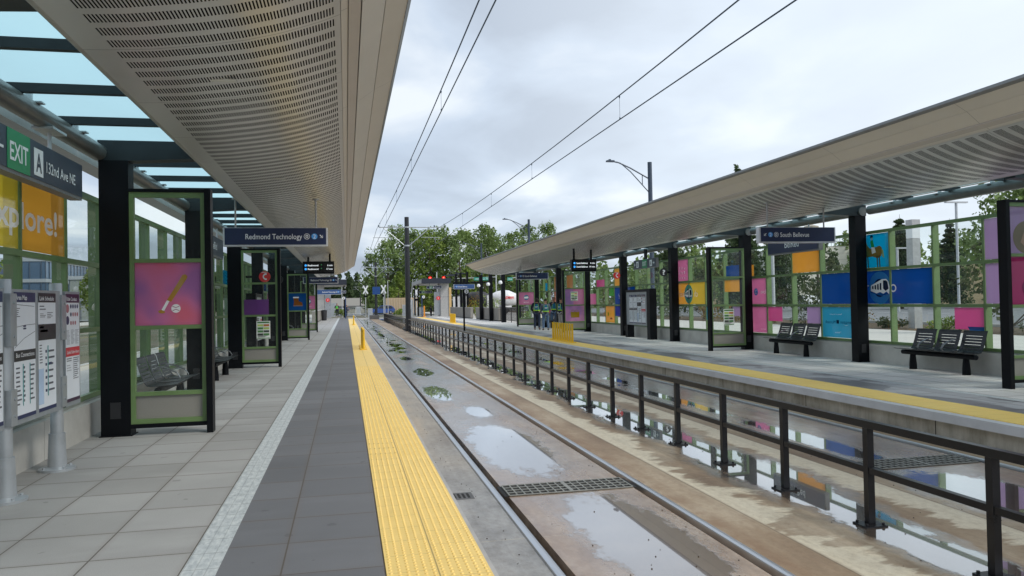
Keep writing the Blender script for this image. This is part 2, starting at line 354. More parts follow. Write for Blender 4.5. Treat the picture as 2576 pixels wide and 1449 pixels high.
# ================================================================ platforms
def paver(name, c1, c2, tx, ty, ox=0, oy=0, wet=0., joint=(.10, .085, .07), wetmask=None):
    k = NT(name); P = k.n('ShaderNodeNewGeometry').outputs['Position']; X, Y, Z = k.xyz(P)
    u = k.math('DIVIDE', k.math('SUBTRACT', X, ox), tx); v = k.math('DIVIDE', k.math('SUBTRACT', Y, oy), ty)
    fu = k.math('FRACT', u); fv = k.math('FRACT', v)
    du = k.math('MULTIPLY', k.math('MINIMUM', fu, k.math('SUBTRACT', 1.0, fu)), tx); dv = k.math('MULTIPLY', k.math('MINIMUM', fv, k.math('SUBTRACT', 1.0, fv)), ty)
    j = k.math('LESS_THAN', k.math('MINIMUM', du, dv), .005)
    cell = k.n('ShaderNodeCombineXYZ'); k.put(cell.inputs[0], k.math('FLOOR', u)); k.put(cell.inputs[1], k.math('FLOOR', v))
    wn_ = k.n('ShaderNodeTexWhiteNoise'); k.put(wn_.inputs[0], cell.outputs[0])
    n = k.noise(k.pos(), 1.6, 6, .62); g = k.noise(k.pos(), 160, 2)
    fac = k.math('ADD', k.math('MULTIPLY', wn_.outputs[0], .62), k.math('MULTIPLY', n, .60), True)
    c = k.mix(fac, c1, c2); c = k.mix(k.math('MULTIPLY', k.ramp(g, (.3, 1.), (.5, 0.)), .35), c, tuple(x*.6 for x in c1))
    c = k.mix(k.ramp(k.noise(k.pos((.6, 1.5, 1)), .8, 5), (.55, 0.), (.75, .35)), c, tuple(x*1.35 for x in c2))
    gum = k.noise(k.pos(), 5.5, 1); c = k.mix(k.math('MULTIPLY', k.ramp(gum, (.735, 0.), (.75, 1.)), .35), c, tuple(x*.45 for x in c1)); big = k.noise(k.pos((.5, 1, 1)), .55, 4); c = k.mix(k.ramp(big, (.35, .22), (.55, 0.)), c, tuple(x*.6 for x in c1))
    edge = k.math('MULTIPLY', k.math('SUBTRACT', 1.0, k.math('DIVIDE', k.math('MINIMUM', du, dv), .05, True)), .18)
    c = k.mix(edge, c, (.16, .12, .09))
    rough = k.math('ADD', .62, k.math('MULTIPLY', g, .15))
    if wet:
        w = k.ramp(k.noise(k.pos((.9, .35, 1)), 1.5, 5, .55, .3), (wet, 0.), (wet+.025, 1.))
        if wetmask: w = k.math('MULTIPLY', w, k.math('MULTIPLY', k.math('DIVIDE', k.math('SUBTRACT', X, wetmask[0]), .3, True), k.math('DIVIDE', k.math('SUBTRACT', wetmask[1], X), .3, True)))
        c = k.mix(w, c, k.mix(1.0, c, (.42, .40, .40), 'MULTIPLY')); rough = k.math('SUBTRACT', rough, k.math('MULTIPLY', w, .25))
    c = k.mix(j, c, joint)
    nm = k.bump(k.math('SUBTRACT', k.math('MULTIPLY', g, .15), j), .5, .004)
    return k.done(k.bsdf(c, rough, 0, nm, .4))
PL_LIGHT = paver('light_pavers', (.27, .265, .25), (.39, .385, .37), .61, .615, -.99, 5.93-.615*10)
PL_DARK = paver('dark_pavers', (.125, .127, .134), (.175, .177, .185), .60, .62, .2, 5.97-.62*10)
PR_LIGHT = paver('right_light_pavers_lifted', (.56, .545, .515), (.70, .685, .655), .61, .615, 9.6, 0)  # colour lifted above the left pavers to offset canopy shade
PR_DARK = paver('right_dark_pavers_lifted', (.33, .33, .34), (.46, .455, .46), .60, .62, 8.48, 0, .50, wetmask=(7.9, 10.3))  # base colour lifted to offset canopy shade; wet patches on top
def strip_mat():
    k = NT('worn_white_paver_strip'); n = k.noise(k.pos((3, 1, 1)), 9, 6, .7); X, Y, Z = k.xyz()
    c = k.ramp(n, (.3, (.30, .33, .34)), (.5, (.47, .50, .50)), (.7, (.62, .64, .62)))
    br = k.math('FRACT', k.math('DIVIDE', Y, .31)); j = k.math('LESS_THAN', k.math('MINIMUM', br, k.math('SUBTRACT', 1.0, br)), .016)
    bx = k.math('FRACT', k.math('DIVIDE', k.math('ADD', X, .98), .07)); j2 = k.math('LESS_THAN', k.math('MINIMUM', bx, k.math('SUBTRACT', 1.0, bx)), .05)
    c = k.mix(k.math('MULTIPLY', k.math('MAXIMUM', j, k.math('MULTIPLY', j2, .6)), .6), c, (.16, .17, .17))
    return k.done(k.bsdf(c, .7, 0, k.bump(n, .4, .004)))
STRIP = strip_mat()
def tact_mat(nm, c0, c1):
    k = NT(nm); n = k.noise(k.pos(), 3, 6, .65); X, Y, Z = k.xyz(); g = k.noise(k.pos((1, .3, 1)), 8, 4)
    c = k.mix(n, c0, c1); c = k.mix(k.ramp(g, (.55, 0.), (.85, .35)), c, (.55, .40, .14)); sp = k.noise(k.pos(), 45, 2); c = k.mix(k.math('MULTIPLY', k.ramp(sp, (.70, 0.), (.76, 1.)), .5), c, (.20, .15, .08))
    # sub-tile seams
    fx = k.math('ABSOLUTE', k.math('SUBTRACT', X, .505)); s1 = k.math('LESS_THAN', fx, .0045)
    fy = k.math('FRACT', k.math('DIVIDE', k.math('ADD', Y, k.math('MULTIPLY', k.math('GREATER_THAN', X, .505), .13)), .305)); s2 = k.math('LESS_THAN', k.math('MINIMUM', fy, k.math('SUBTRACT', 1.0, fy)), .006)
    c = k.mix(k.math('MULTIPLY', k.math('MAXIMUM', s1, s2), .7), c, (.22, .15, .05))
    rib = k.math('SINE', k.math('MULTIPLY', X, 2*math.pi/.05)); 
    return k.done(k.bsdf(c, .55, 0, k.bump(k.math('MULTIPLY', rib, .25), .35, .004)))
TACT = tact_mat('tactile_yellow', (.82, .57, .16), (.92, .67, .23))
CEDGE = mat('platform_edge_concrete', (.42, .41, .40), .7, 0, .3, .2, 2, .3, 50)
def stain_mat():
    k = NT('stained_platform_face'); p = k.pos((1, 1.2, .5)); n = k.noise(p, 2.4, 6, .65); n2 = k.noise(k.pos((1, 5, .6)), 3, 5, .7); X, Y, Z = k.xyz()
    c = k.ramp(n, (.3, (.30, .265, .20)), (.5, (.50, .46, .38)), (.7, (.66, .62, .53)))
    c = k.mix(k.math('MULTIPLY', k.ramp(n2, (.40, 1.), (.6, 0.)), .16), c, (.14, .12, .09))
    fy = k.math('FRACT', k.math('DIVIDE', Y, 3.0)); j = k.math('LESS_THAN', fy, .006); c = k.mix(j, c, (.06, .05, .04))
    return k.done(k.bsdf(c, .75, 0, k.bump(n, .3, .005)))
STAIN = stain_mat()
struct(MB().box(-3.32, .80, -8, 98, -.45, -.012).box(.80, .86, -8, 98, -.45, -.07).build('platform_base', STAIN))
struct(MB().box(.79, .835, -8, 98, -.069, -.004).build('platform_edge', CEDGE))
struct(MB().box(-3.3, -.985, -8, 98, -.0119, 0).build('paving', PL_LIGHT))
struct(MB().box(-.985, -.775, -8, 98, -.0119, .001).build('paving_strip', STRIP))
struct(MB().box(-.775, .20, -8, 98, -.0119, 0).build('paving_dark', PL_DARK))
def tactile(x0, y0, y1, ydome, sx):
    b = MB().box(x0, x0+.6, y0, y1, -.0119, .004)
    n = 12
    y = 3.6
    while y < ydome:
        for i in range(n):
            px = x0+.025+i*.05; seg = 8 if y < 8 else 5
            r0, r1, h = .0115, .007, .007
            k0 = len(b.v)
            b.v += [(px+r0*math.cos(2*math.pi*j/seg), y+r0*math.sin(2*math.pi*j/seg), .004) for j in range(seg)]
            b.v += [(px+r1*math.cos(2*math.pi*j/seg), y+r1*math.sin(2*math.pi*j/seg), .004+h) for j in range(seg)]
            for j in range(seg): jj = (j+1) % seg; b.f.append((k0+j, k0+jj, k0+seg+jj, k0+seg+j))
            b.f.append(tuple(k0+seg+j for j in range(seg)))
        y += .051
    return b
struct(tactile(.205, -8, 88, 20, 1).build('tactile_paving', TACT, fix=False))
# right
struct(MB().box(7.80, 12.30, -8, 98, -.45, -.012).box(7.72, 7.80, -8, 98, -.45, -.13).build('platform_base_far', STAIN))
struct(MB().box(7.62, 7.77, -8, 98, -.12, -.004).build('platform_edge_far', mat('edge_concrete_lifted', (.60, .60, .60), .6, 0, .3, .1, 2)))  # copy of the edge concrete, brightened in colour against the shade here
struct(MB().box(7.77, 8.47, -8, 88, -.0119, .004).build('tactile_paving_far', tact_mat('tactile_yellow_far_lifted', (.92, .60, .12), (.97, .70, .19))))  # tactile yellow with extra brightness in the colour for the shaded side
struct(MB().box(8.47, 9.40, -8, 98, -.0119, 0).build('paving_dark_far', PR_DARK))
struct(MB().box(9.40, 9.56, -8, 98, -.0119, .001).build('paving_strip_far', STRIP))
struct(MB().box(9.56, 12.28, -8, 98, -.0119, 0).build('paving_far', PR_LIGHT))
# ================================================================ columns, canopy
YC = [10.55+5.25*k for k in range(-2, 9)]        # column centres
ORD = ['rearmost', 'hidden', 'nearest', 'second', 'third', 'fourth', 'fifth', 'sixth', 'seventh', 'eighth', 'farthest']
def zprof(s):
    T = [(0, 4.13), (.2, 4.02), (.399, 3.866), (.5, 3.82), (.557, 3.79), (.68, 3.735), (.8, 3.69), (1.0, 3.62), (1.25, 3.555), (1.5, 3.51), (1.9, 3.455), (2.2, 3.435), (2.36, 3.43)]
    for (a, za), (b_, zb) in zip(T, T[1:]):
        if s <= b_: return za+(zb-za)*(s-a)/(b_-a)
    return T[-1][1]
CY0, CY1 = -7.5, 52.5
def soffit_mat():
    k = NT('slotted_metal_soffit'); uv = k.n('ShaderNodeUVMap').outputs[0]; U, V, _ = k.xyz(uv)   # U across (m), V along (m)
    fu = k.math('FRACT', k.math('DIVIDE', U, .0235)); fv = k.math('FRACT', k.math('DIVIDE', V, .2475))
    slot = k.math('MULTIPLY', k.math('LESS_THAN', fu, .5), k.math('LESS_THAN', k.math('ABSOLUTE', k.math('SUBTRACT', fv, .5)), .30))
    rim = k.math('MULTIPLY', k.math('GREATER_THAN', U, .60), k.math('LESS_THAN', U, 2.20)); slot = k.math('MULTIPLY', slot, rim)
    seam = k.math('LESS_THAN', k.math('FRACT', k.math('DIVIDE', V, .7425*2)), .004)
    n = k.noise(k.pos(), 2, 4)
    c = k.mix(n, (.60, .60, .585), (.68, .68, .66)); c = k.mix(seam, c, (.15, .15, .14))
    pan = k.bsdf(c, .35, .5, None, .5)
    hole = k.bsdf((.012, .012, .014), .9, 0, None, .1)
    ms = k.n('ShaderNodeMixShader'); k.put(ms.inputs[0], slot); k.put(ms.inputs[1], pan); k.put(ms.inputs[2], hole); return k.done(ms.outputs[0])
SOF = soffit_mat()
def fascia_mat():
    k = NT('canopy_metal_panel'); X, Y, Z = k.xyz(); fy = k.math('LESS_THAN', k.math('FRACT', k.math('DIVIDE', Y, 2.97)), .0022)
    c = k.mix(k.noise(k.pos(), 1.5, 4), (.72, .68, .62), (.80, .76, .70)); c = k.mix(k.math('MULTIPLY', fy, .6), c, (.1, .1, .1)); return k.done(k.bsdf(c, .45, .25))
FAS = fascia_mat(); LSTRIP = mat('pale_soffit_trim', (.60, .55, .50), .4, .1, .5, .04)
SKYG = None
def skyglass():
    k = NT('fritted_roof_glass'); t = k.n('ShaderNodeBsdfTransparent'); k.put(t.inputs[0], (.68, .83, .85)); tr = k.n('ShaderNodeBsdfTranslucent'); k.put(tr.inputs[0], (.68, .83, .86))
    m = k.n('ShaderNodeMixShader'); m.inputs[0].default_value = .45; k.put(m.inputs[1], t.outputs[0]); k.put(m.inputs[2], tr.outputs[0])
    return k.done(m.outputs[0])
SKYG = skyglass()
PIPE = mat('painted_grey_tube', (.14, .145, .14), .35, .3, .5, .15, 4)
def canopy(side):
    L = side == 'left'; sg = -1 if L else 1
    tx = .548 if L else 8.08; wallx = -3.25 if L else 12.05
    X = lambda s: tx+sg*s
    t = thing('platform_canopy', f'long curved metal canopy with slotted soffit over the {side} platform', 'canopy', (X(2.36), 10.55, 0), 0, 'platform canopies')
    off = Vector((-X(2.36), -10.55, 0))
    def B(mb, name, m, smooth=False, parent=None):
        return mb.build(name, m, parent or t, tuple(off) if parent is None else (0, 0, 0), smooth)
    # soffit slotted (uv)
    N = 26; ss = [.557+(2.36-.557)*i/N for i in range(N+1)]
    mb = MB(); uv = []; arc = .557; prev = None; ring = []
    for y in (CY0, CY1):
        a_ = .557; p = None
        for s in ss:
            z = zprof(s)
            if p: a_ += math.hypot(s-p[0], z-p[1])
            p = (s, z); mb.v.append((X(s), y, z)); uv.append((a_, y-.06))
    for i in range(N): mb.f.append((i, i+1, N+2+i, N+1+i))
    mb.uv = uv; B(mb, 'slotted_soffit', SOF, True)
    # trim strips, fascia panels
    for (s0, s1, nm, m, dz) in ((.0, .195, 'fascia_panel', FAS, 0), (.2, .392, 'fascia_panel', FAS, 0), (.402, .495, 'trim_strip', LSTRIP, -.008), (.502, .553, 'trim_strip', FAS, 0)):
        mb = MB(); a0, a1 = (X(s0), zprof(s0)+dz), (X(s1), zprof(s1)+dz)
        mb.prism([a0, a1, (a1[0], a1[1]+.03), (a0[0], a0[1]+.03)], 1, CY0, CY1-(.5*0)); B(mb, nm, m)
    mb = MB(); mb.prism([(X(-.035), 4.16), (X(-.002), 4.125), (X(-.002), 4.2), (X(-.035), 4.2)], 1, CY0, CY1); B(mb, 'edge_gutter', mat('gutter_metal', (.25, .26, .26), .4, .4))
    # roof sheet
    mb = MB(); mb.prism([(X(0), 4.205), (X(2.38), 3.80), (X(2.38), 3.77), (X(0), 4.175)], 1, CY0, CY1); B(mb, 'roof_sheet', FAS)
    mb = MB(); mb.tube([(X(2.375), CY0, 3.47), (X(2.375), CY1, 3.47)], .045, 12); B(mb, 'edge_tube', mat('canopy_edge_tube', (.40, .40, .37), .35, .3), True)
    mb = MB(); mb.prism([(X(2.37), 3.50), (X(2.40), 3.50), (X(2.40), 3.80), (X(2.37), 3.80)], 1, CY0, CY1); B(mb, 'edge_flashing', BLK2)
    for y in (CY0, CY1-.02):   # end caps
        mb = MB(); pr = [(X(s), zprof(s)+.004) for s in [0, .2, .4, .557, .8, 1.1, 1.5, 1.9, 2.36]]; mb.prism(pr+[(X(2.36), 3.79), (X(0), 4.17)], 1, y, y+.02); B(mb, 'end_cap', FAS)
    # skylight
    wx = wallx+(.0 if L else 0)
    x0, x1 = sorted((X(2.40), wallx-sg*.05)); 
    for i in range(len(YC)-1):
        mb = MB(); mb.box(x0, x1, YC[i]+.02, YC[i+1]-.02, 3.69, 3.705); B(mb, 'glass_roof_pane', SKYG)
    y = 10.55-1.3125*14; pr = None
    while y < CY1:
        if abs((y-10.55)/5.25-round((y-10.55)/5.25)) > .05:
            if pr is None: mb = MB(); mb.box(x0, x1, -.035, .035, 3.60, 3.685); pr = mb.build('rafter', BLK2, t, (off.x, off.y+y, 0))
            else:
                c = pr.copy(); COL.objects.link(c); c.location = (off.x, off.y+y, 0)
        y += 1.3125
    # longitudinal tube + brackets
    px = -2.98 if L else 11.85
    for i in range(len(YC)-1):
        mb = MB(); mb.tube([(px, YC[i]+.12, 3.52), (px, YC[i+1]-.12, 3.52)], .105, 16); B(mb, 'tube_beam', PIPE, True)
    pr = None; y = 10.55-1.3125*14
    while y < CY1:
        if pr is None: mb = MB(); mb.box(px-.03, px+.03, -.02, .02, 3.60, 3.688).box(px-.13, px+.13, -.05, .05, 3.585, 3.60); pr = mb.build('tube_bracket', SILV, t, (off.x, off.y+y+.35, 0))
        else: c = pr.copy(); COL.objects.link(c); c.location = (off.x, off.y+y+.35, 0)
        y += 1.3125
    gx0, gx1 = (-3.55, -3.28) if L else (12.15, 12.42)
    mb = MB(); mb.box(gx0, gx1, CY0, CY1, 3.50 if L else 3.74, 3.64 if L else 3.79); B(mb, 'eaves_gutter', mat('eaves_grey', (.33, .33, .32), .5))
    # speaker / downlights
    for k_, y in enumerate([6.9+5.25*j for j in range(8)]):
        s = 1.55; mb = MB(); a_ = .09; mb.box(X(s)-.12, X(s)+.12, y-.03, y+.03, zprof(s)-.012, zprof(s)+.003); o = B(mb, 'downlight', mat('light_lens', (.75, .75, .7), .25))
    return t
CL = canopy('left'); CR = canopy('right')
HH = mat('handhole_cover', (.02, .021, .024), .3)
def column(x, facing, hx=.17, hy=.125):
    sg = 1 if facing == 'left' else -1      # track side direction
    t = thing('steel_column', '', 'column', (x, 0, 0))
    MB().box(-hx, hx, -hy, hy, 0, 3.42).box(-hx-.02, hx+.02, -hy-.02, hy+.02, 0, .012).build('shaft', BLK, t)
    MB().box(-.06, .06, -hy-.008, -hy, .22, .42).build('handhole_cover', HH, t)
    mb = MB(); x0 = sg*.15; x1 = sg*1.0
    mb.prism([(-sg*.17, 3.42), (sg*.17, 3.42), (sg*.95, 3.46), (sg*.95, 3.56), (sg*.6, 3.6), (-sg*.17, 3.66)], 1, -.11, .11); mb.box(min(-sg*.2, sg*.88), max(-sg*.2, sg*.88), -.05, .05, 3.5, 3.685); mb.build('roof_arm', BLK2, t)
    return t
colL = None
for side, x, fc, hx_, dy_ in (('left', -2.80, 'left', .17, -.045), ('right', 11.79, 'right', .14, .265)):
    base = None
    for i, y in enumerate(YC):
        if y < 4 and side == 'right' and y < -1: pass
        if base is None: base = column(x, fc, hx_); c = base
        else: c = copy_tree(base)
        c.location = (x, y+dy_, 0)
        near = {2: 'beside the nearest green-framed screen', 4: 'beside the second green-framed screen', 7: 'beside the third green-framed screen', 9: 'beside the fourth green-framed screen'}.get(i, 'against the glass wall')
        c['label'] = f'black square steel column of the {side} platform, {ORD[i]} of its row, {near}'; c['group'] = 'canopy columns'
# ================================================================ glass walls
F = {n: film('film_'+n, c) for n, c in dict(orange=(.92, .60, .19), yellow=(.86, .68, .12), pink=(.80, .25, .50), lpink=(.86, .42, .62), blue=(.03, .19, .50), cyan=(.02, .52, .72), lav=(.62, .48, .68), lightblue=(.12, .52, .68), green=(.10, .50, .10), tan=(.70, .42, .20), purple=(.36, .16, .45), magenta=(.62, .06, .28), grey=(.35, .30, .22), deepblue=(.03, .13, .50), salmon=(.78, .42, .28)).items()}
Fw = film('film_white', (.97, .98, .98), .12, .0); Fc = film('film_light_cyan', (.10, .50, .75)); SKIN = film('film_skin', (.80, .58, .42)); BRN = film('film_brown', (.28, .14, .06)); ORG = film('film_orange_art', (.75, .25, .05))
NVY = film('film_navy', (.02, .05, .12)); ORL = film('film_backlit_orange', (1.0, .64, .20), .75, .5); YLL = film('film_backlit_yellow', (1.0, .80, .20), .75, .5); PNKF = film('film_soft_pink', (.90, .62, .74))
ROW = [(.50, 1.285), (1.345, 2.13), (2.19, 2.99)]   # glass rows bottom..top
def wallart(side, bay, cell, row, col, t, sub=None):
    gx = -3.25 if side == 'left' else 12.05
    n = +1 if side == 'left' else -1
    y0 = bay_y(bay, cell)[0]; y1 = bay_y(bay, cell)[1]
    z0, z1 = ROW[row]
    if sub: a, b, c, d = sub; y0, y1 = y0+(y1-y0)*a, y0+(y1-y0)*b; z0, z1 = z0+(z1-z0)*c, z0+(z1-z0)*d
    x = gx+n*.012 if side == 'left' else gx-.012
    mb = MB(); mb.box(x-.001, x+.001, y0+.01, y1-.01, z0+.01, z1-.01)
    o = mb.build('printed_panel', F[col] if isinstance(col, str) else col, t, (0, 0, 0)); return o
def bay_y(bay, cell):
    y = YC[bay]-.515+1.3125*cell; return (y+.022, y+1.3125-.022)
def glass_wall(side, bay, label, arts):
    gx = -3.25 if side == 'left' else 12.05; o_ = -1 if side == 'left' else 1   # outward
    ya, yb = YC[bay]-.515-.023, YC[bay]-.515+5.25-.023
    t = thing('glass_screen_wall', label, 'glass wall', (0, 0, 0), 0, 'glazed wall bays behind the platforms'); t.location = (gx, (ya+yb)/2, 0)
    inv = Vector((-gx, -(ya+yb)/2, 0)); 
    hold = []
    for z0, z1 in ((.44, .50), (1.285, 1.345), (2.13, 2.19), (2.99, 3.06)):
        hold.append(MB().box(gx-.035, gx+.035, ya+.0015, yb-.0015, z0, z1).build('rail', GRN, t))
    pts = [YC[bay]-.515+1.3125*i for i in range(4)]
    for y in pts:
        mb = MB(); mb.box(gx-.03, gx+.03, y-.022, y+.022, .50, 2.99)
        if o_ < 0: mb.box(gx-.13, gx-.031, y-.02, y+.02, .44, 3.03)
        else: mb.box(gx+.031, gx+.12, y-.02, y+.02, .44, 3.03)
        hold.append(mb.build('mullion', GRN, t))
    hold.append(MB().box(gx-.05, gx+.05, ya+.002, yb-.002, .415, .437).build('sill', mat('sill_metal', (.3, .32, .28), .5), t))
    for c in range(4):
        y0, y1 = bay_y(bay, c)
        for r in range(3):
            z0, z1 = ROW[r]
            mb = MB(); mb.quad((gx, y0-.01, z0), (gx, y1+.01, z0), (gx, y1+.01, z1), (gx, y0-.01, z1)); hold.append(mb.build('glass_pane', GLW, t))
    for a in arts: hold.append(wallart(side, bay, *a[:3], t, a[3] if len(a) > 3 else None))
    for h in hold: h.location = inv
    t['inv'] = 0; del t['inv']
    return t, inv
def WT(t, inv, side, s, m, y, z, h, w=None, align='L', bold=0, mirror=False, parent=None):
    gx = -3.25+.016 if side == 'left' else 12.05-.016
    o = txt(s, m, t, (gx, y, z), YP, ZP, h, w, align, bold=bold); o.location = inv; return o
def shape(t, inv, side, m, pts, lay=0, name='picture'):
    """flat outline in (y,z) on wall film"""
    gx = -3.25+.016+lay*.003 if side == 'left' else 12.05-.016-lay*.003
    mb = MB(); mb.poly([(gx, y, z) for y, z in pts]); o = mb.build(name, m, t, fix=False); o.location = inv; return o
def circ(y, z, r, a0=0, a1=360, n=28, ry=1): return [(y+r*ry*math.cos(R(a0+(a1-a0)*i/n)), z+r*math.sin(R(a0+(a1-a0)*i/n))) for i in range(n if a1-a0 == 360 else n+1)]
def train_pic(t, inv, side, y, z, s, m=1):
    """small picture of a train in front of a ring; m = mirror"""
    Q = lambda P: [(y+m*a*s, z+b*s) for a, b in P]
    shape(t, inv, side, Fc, circ(y, z, .36*s), 1); shape(t, inv, side, NVY, circ(y, z, .2*s), 2)
    shape(t, inv, side, Fw, Q([(.30, -.14), (.32, .02), (.28, .14), (.22, .19), (.08, .19), (-.28, .06), (-.30, -.10), (.06, -.18)]), 3)
    shape(t, inv, side, NVY, Q([(.29, -.02), (.26, .13), (.21, .16), (.12, .16), (.12, -.02), (.2, -.07)]), 4)
    for i in range(4): shape(t, inv, side, NVY, Q([(.06-i*.085, -.05+i*.008), (.06-i*.085, .11-i*.02), (.01-i*.085, .10-i*.02), (.01-i*.085, -.04+i*.008)]), 4)
    shape(t, inv, side, F['blue'], Q([(.30, -.14), (.06, -.18), (-.30, -.10), (-.30, -.06), (-.1, -.12), (.02, -.09), (.12, -.13), (.22, -.08)]), 4)
def gwall(side, bay, label, arts):
    return glass_wall(side, bay, label, arts)
# cells 0..3 near->far; cell 0 passes behind the near column
t, inv = gwall('right', 1, 'right glass wall bay outside the photo edge beside the camera', [(2, 1, 'pink')])
t, inv = gwall('right', 2, 'right glass wall bay with lavender panels behind the nearest right bench', [(0, 2, 'lav'), (0, 1, 'magenta'), (1, 2, 'lav'), (1, 1, 'lav'), (2, 0, 'pink', (0, .6, .42, 1)), (3, 1, 'blue')])
sg_ = bay_y(2, 2)[0]; shape(t, inv, 'right', F['blue'], [(sg_, .78), (sg_+.34, .78), (sg_+.42, .9), (sg_, .9)], 1, 'small_sign'); WT(t, inv, 'right', 'BelRed', Fw, sg_+.02, .82, .055, .3, mirror=True)
WT(t, inv, 'right', 'o', Fw, bay_y(2, 3)[1]-.16, 1.62, .27, .2)
t, inv = gwall('right', 3, 'right glass wall bay with the horse rider panel and the blue train panel', [(0, 2, 'cyan'), (0, 1, 'blue'), (1, 1, 'blue'), (1, 0, 'lightblue'), (2, 2, 'orange'), (2, 0, 'lav', (0, .5, .42, 1)), (3, 0, 'pink', (.4, 1, .45, 1))])
yh, zh = bay_y(3, 0)[0]+.56, 2.52
K_ = 1.25
def HS(m, pts, lay): shape(t, inv, 'right', m, [(yh+a*K_, zh+b_*K_) for a, b_ in pts], lay)
HS(ORG, [(-.27, .02), (-.26, .10), (-.2, .14), (-.10, .12), (.06, .10), (.14, .16), (.18, .26), (.24, .30), (.30, .26), (.36, .13), (.34, .10), (.27, .14), (.25, .02), (.2, -.06), (.0, -.05), (-.14, -.09), (-.24, -.05)], 1)
for a in (-.20, -.14, .12, .18): HS(BRN, [(a, -.04), (a+.035, -.04), (a+.02, -.26), (a-.01, -.26)], 1)
HS(F['orange'], [(-.25, .08), (-.30, .05), (-.32, -.10), (-.27, -.06)], 2)
HS(F['green'], [(-.06, .12), (.03, .12), (.05, .24), (-.02, .26)], 2); HS(Fw, [(-.1, .02), (.01, .0), (.03, .12), (-.06, .13)], 2); HS(SKIN, circ(.01, .29, .035), 2); HS(NVY, circ(.01, .305, .045, 0, 180), 3)
train_pic(t, inv, 'right', bay_y(3, 0)[0]+.34, 1.72, 1.05, -1)
WT(t, inv, 'right', 'nn', Fw, bay_y(3, 0)[0]+.66, 1.62, .27); WT(t, inv, 'right', 'ect', Fw, bay_y(3, 1)[0]-.42, 1.62, .27)
y1 = bay_y(3, 1)[0]
WT(t, inv, 'right', 'amazon', NVY, y1+.10, .86, .085, .42); WT(t, inv, 'right', 'Microsoft', NVY, y1+.72, .86, .075, .42); MB().box(12.033, 12.035, y1+.58, y1+.68, .86, .95).build('logo_square', NVY, t, tuple(inv)); shape(t, inv, 'right', Fw, [(y1+.2, .835), (y1+.3, .82), (y1+.4, .835), (y1+.3, .81)], 1)
WT(t, inv, 'right', 'Thank you to our partners', Fw, y1+.45, 1.08, .03, .5); WT(t, inv, 'right', 'T Bellevue', Fw, y1+.5, .62, .04)
t, inv = gwall('right', 4, 'right glass wall bay with the mirrored love to ride lettering on pink', [(0, 2, 'orange', (.55, 1, 0, .45)), (0, 1, 'lpink'), (0, 0, 'lpink'), (3, 1, 'yellow'), (1, 2, 'blue', (.1, .9, 0, .5)), (1, 1, 'orange', (0, 1, .5, 1)), (1, 0, 'lav', (0, .6, .6, 1)), (2, 0, 'cyan', (.7, 1, .4, 1))])
y4 = bay_y(4, 0)[0]
WT(t, inv, 'right', 'love', Fw, y4+.04, 1.66, .13); shape(t, inv, 'right', Fc, circ(y4+.60, 1.72, .11), 1); WT(t, inv, 'right', '2', Fw, y4+.55, 1.66, .13).location = inv+Vector((-.01, 0, 0)); WT(t, inv, 'right', 'ride', Fw, y4+.76, 1.66, .13); WT(t, inv, 'right', 'Sound Transit', Fw, y4+.1, .60, .035)
WT(t, inv, 'right', 'ch', Fw, bay_y(4, 3)[0]+.62, 1.62, .22)
t, inv = gwall('right', 5, 'right glass wall bay with a pink panel over orange beside the information board', [(0, 2, 'lpink'), (0, 1, 'orange')])
ym = bay_y(5, 0)[0]; train_pic(t, inv, 'right', ym+.02, 1.72, .95, -1); WT(t, inv, 'right', 'ices!', Fw, ym+.36, 1.62, .22)
r7 = random.Random(4)
for i in range(9): q_, w_ = ym+.30+(i % 3)*.2, 2.28+(i//3)*.17; shape(t, inv, 'right', Fw, [(q_, w_), (q_+.06, w_), (q_+.06, w_+r7.uniform(.04, .12)), (q_, w_+r7.uniform(.04, .12))], 1)
t, inv = gwall('right', 6, 'right glass wall bay with the blue explore panel and an orange panel with a green leaf', [(0, 1, 'blue'), (1, 1, 'blue'), (1, 2, 'orange'), (2, 1, 'green', (.1, .6, .5, 1)), (2, 0, 'orange'), (3, 2, 'pink', (0, 1, 0, .45)), (1, 0, 'deepblue', (.4, 1, .4, 1)), (0, 0, 'orange', (.3, 1, 0, 1))])
ym = bay_y(6, 1)[0]; train_pic(t, inv, 'right', ym+.02, 1.72, .95, -1); WT(t, inv, 'right', 'ex', Fw, ym-.6, 1.62, .22); WT(t, inv, 'right', 're!', Fw, ym+.45, 1.62, .22)
shape(t, inv, 'right', F['green'], circ(bay_y(6, 2)[1]-.35, .9, .1, ry=.7), 1); shape(t, inv, 'right', BRN, [(bay_y(6, 2)[0]+.3, .66), (bay_y(6, 2)[0]+.7, .66), (bay_y(6, 2)[0]+.6, .74), (bay_y(6, 2)[0]+.4, .74)], 1)
t, inv = gwall('right', 7, 'right glass wall bay with tan and salmon panels behind the standing group', [(1, 2, 'cyan', (.2, .6, 0, .5)), (3, 2, 'tan'), (3, 1, 'salmon'), (2, 0, 'pink', (0, 1, .3, 1)), (0, 1, 'lpink', (0, 1, 0, .7))])
t, inv = gwall('right', 8, 'right glass wall bay with a cyan panel between the seventh and eighth columns', [(3, 2, 'cyan', (.2, .6, 0, .6)), (1, 2, 'tan'), (1, 1, 'salmon'), (2, 0, 'magenta', (0, 1, .2, 1))])
t, inv = gwall('right', 9, 'right glass wall bay at the far end of the right canopy', [(2, 1, 'pink')])
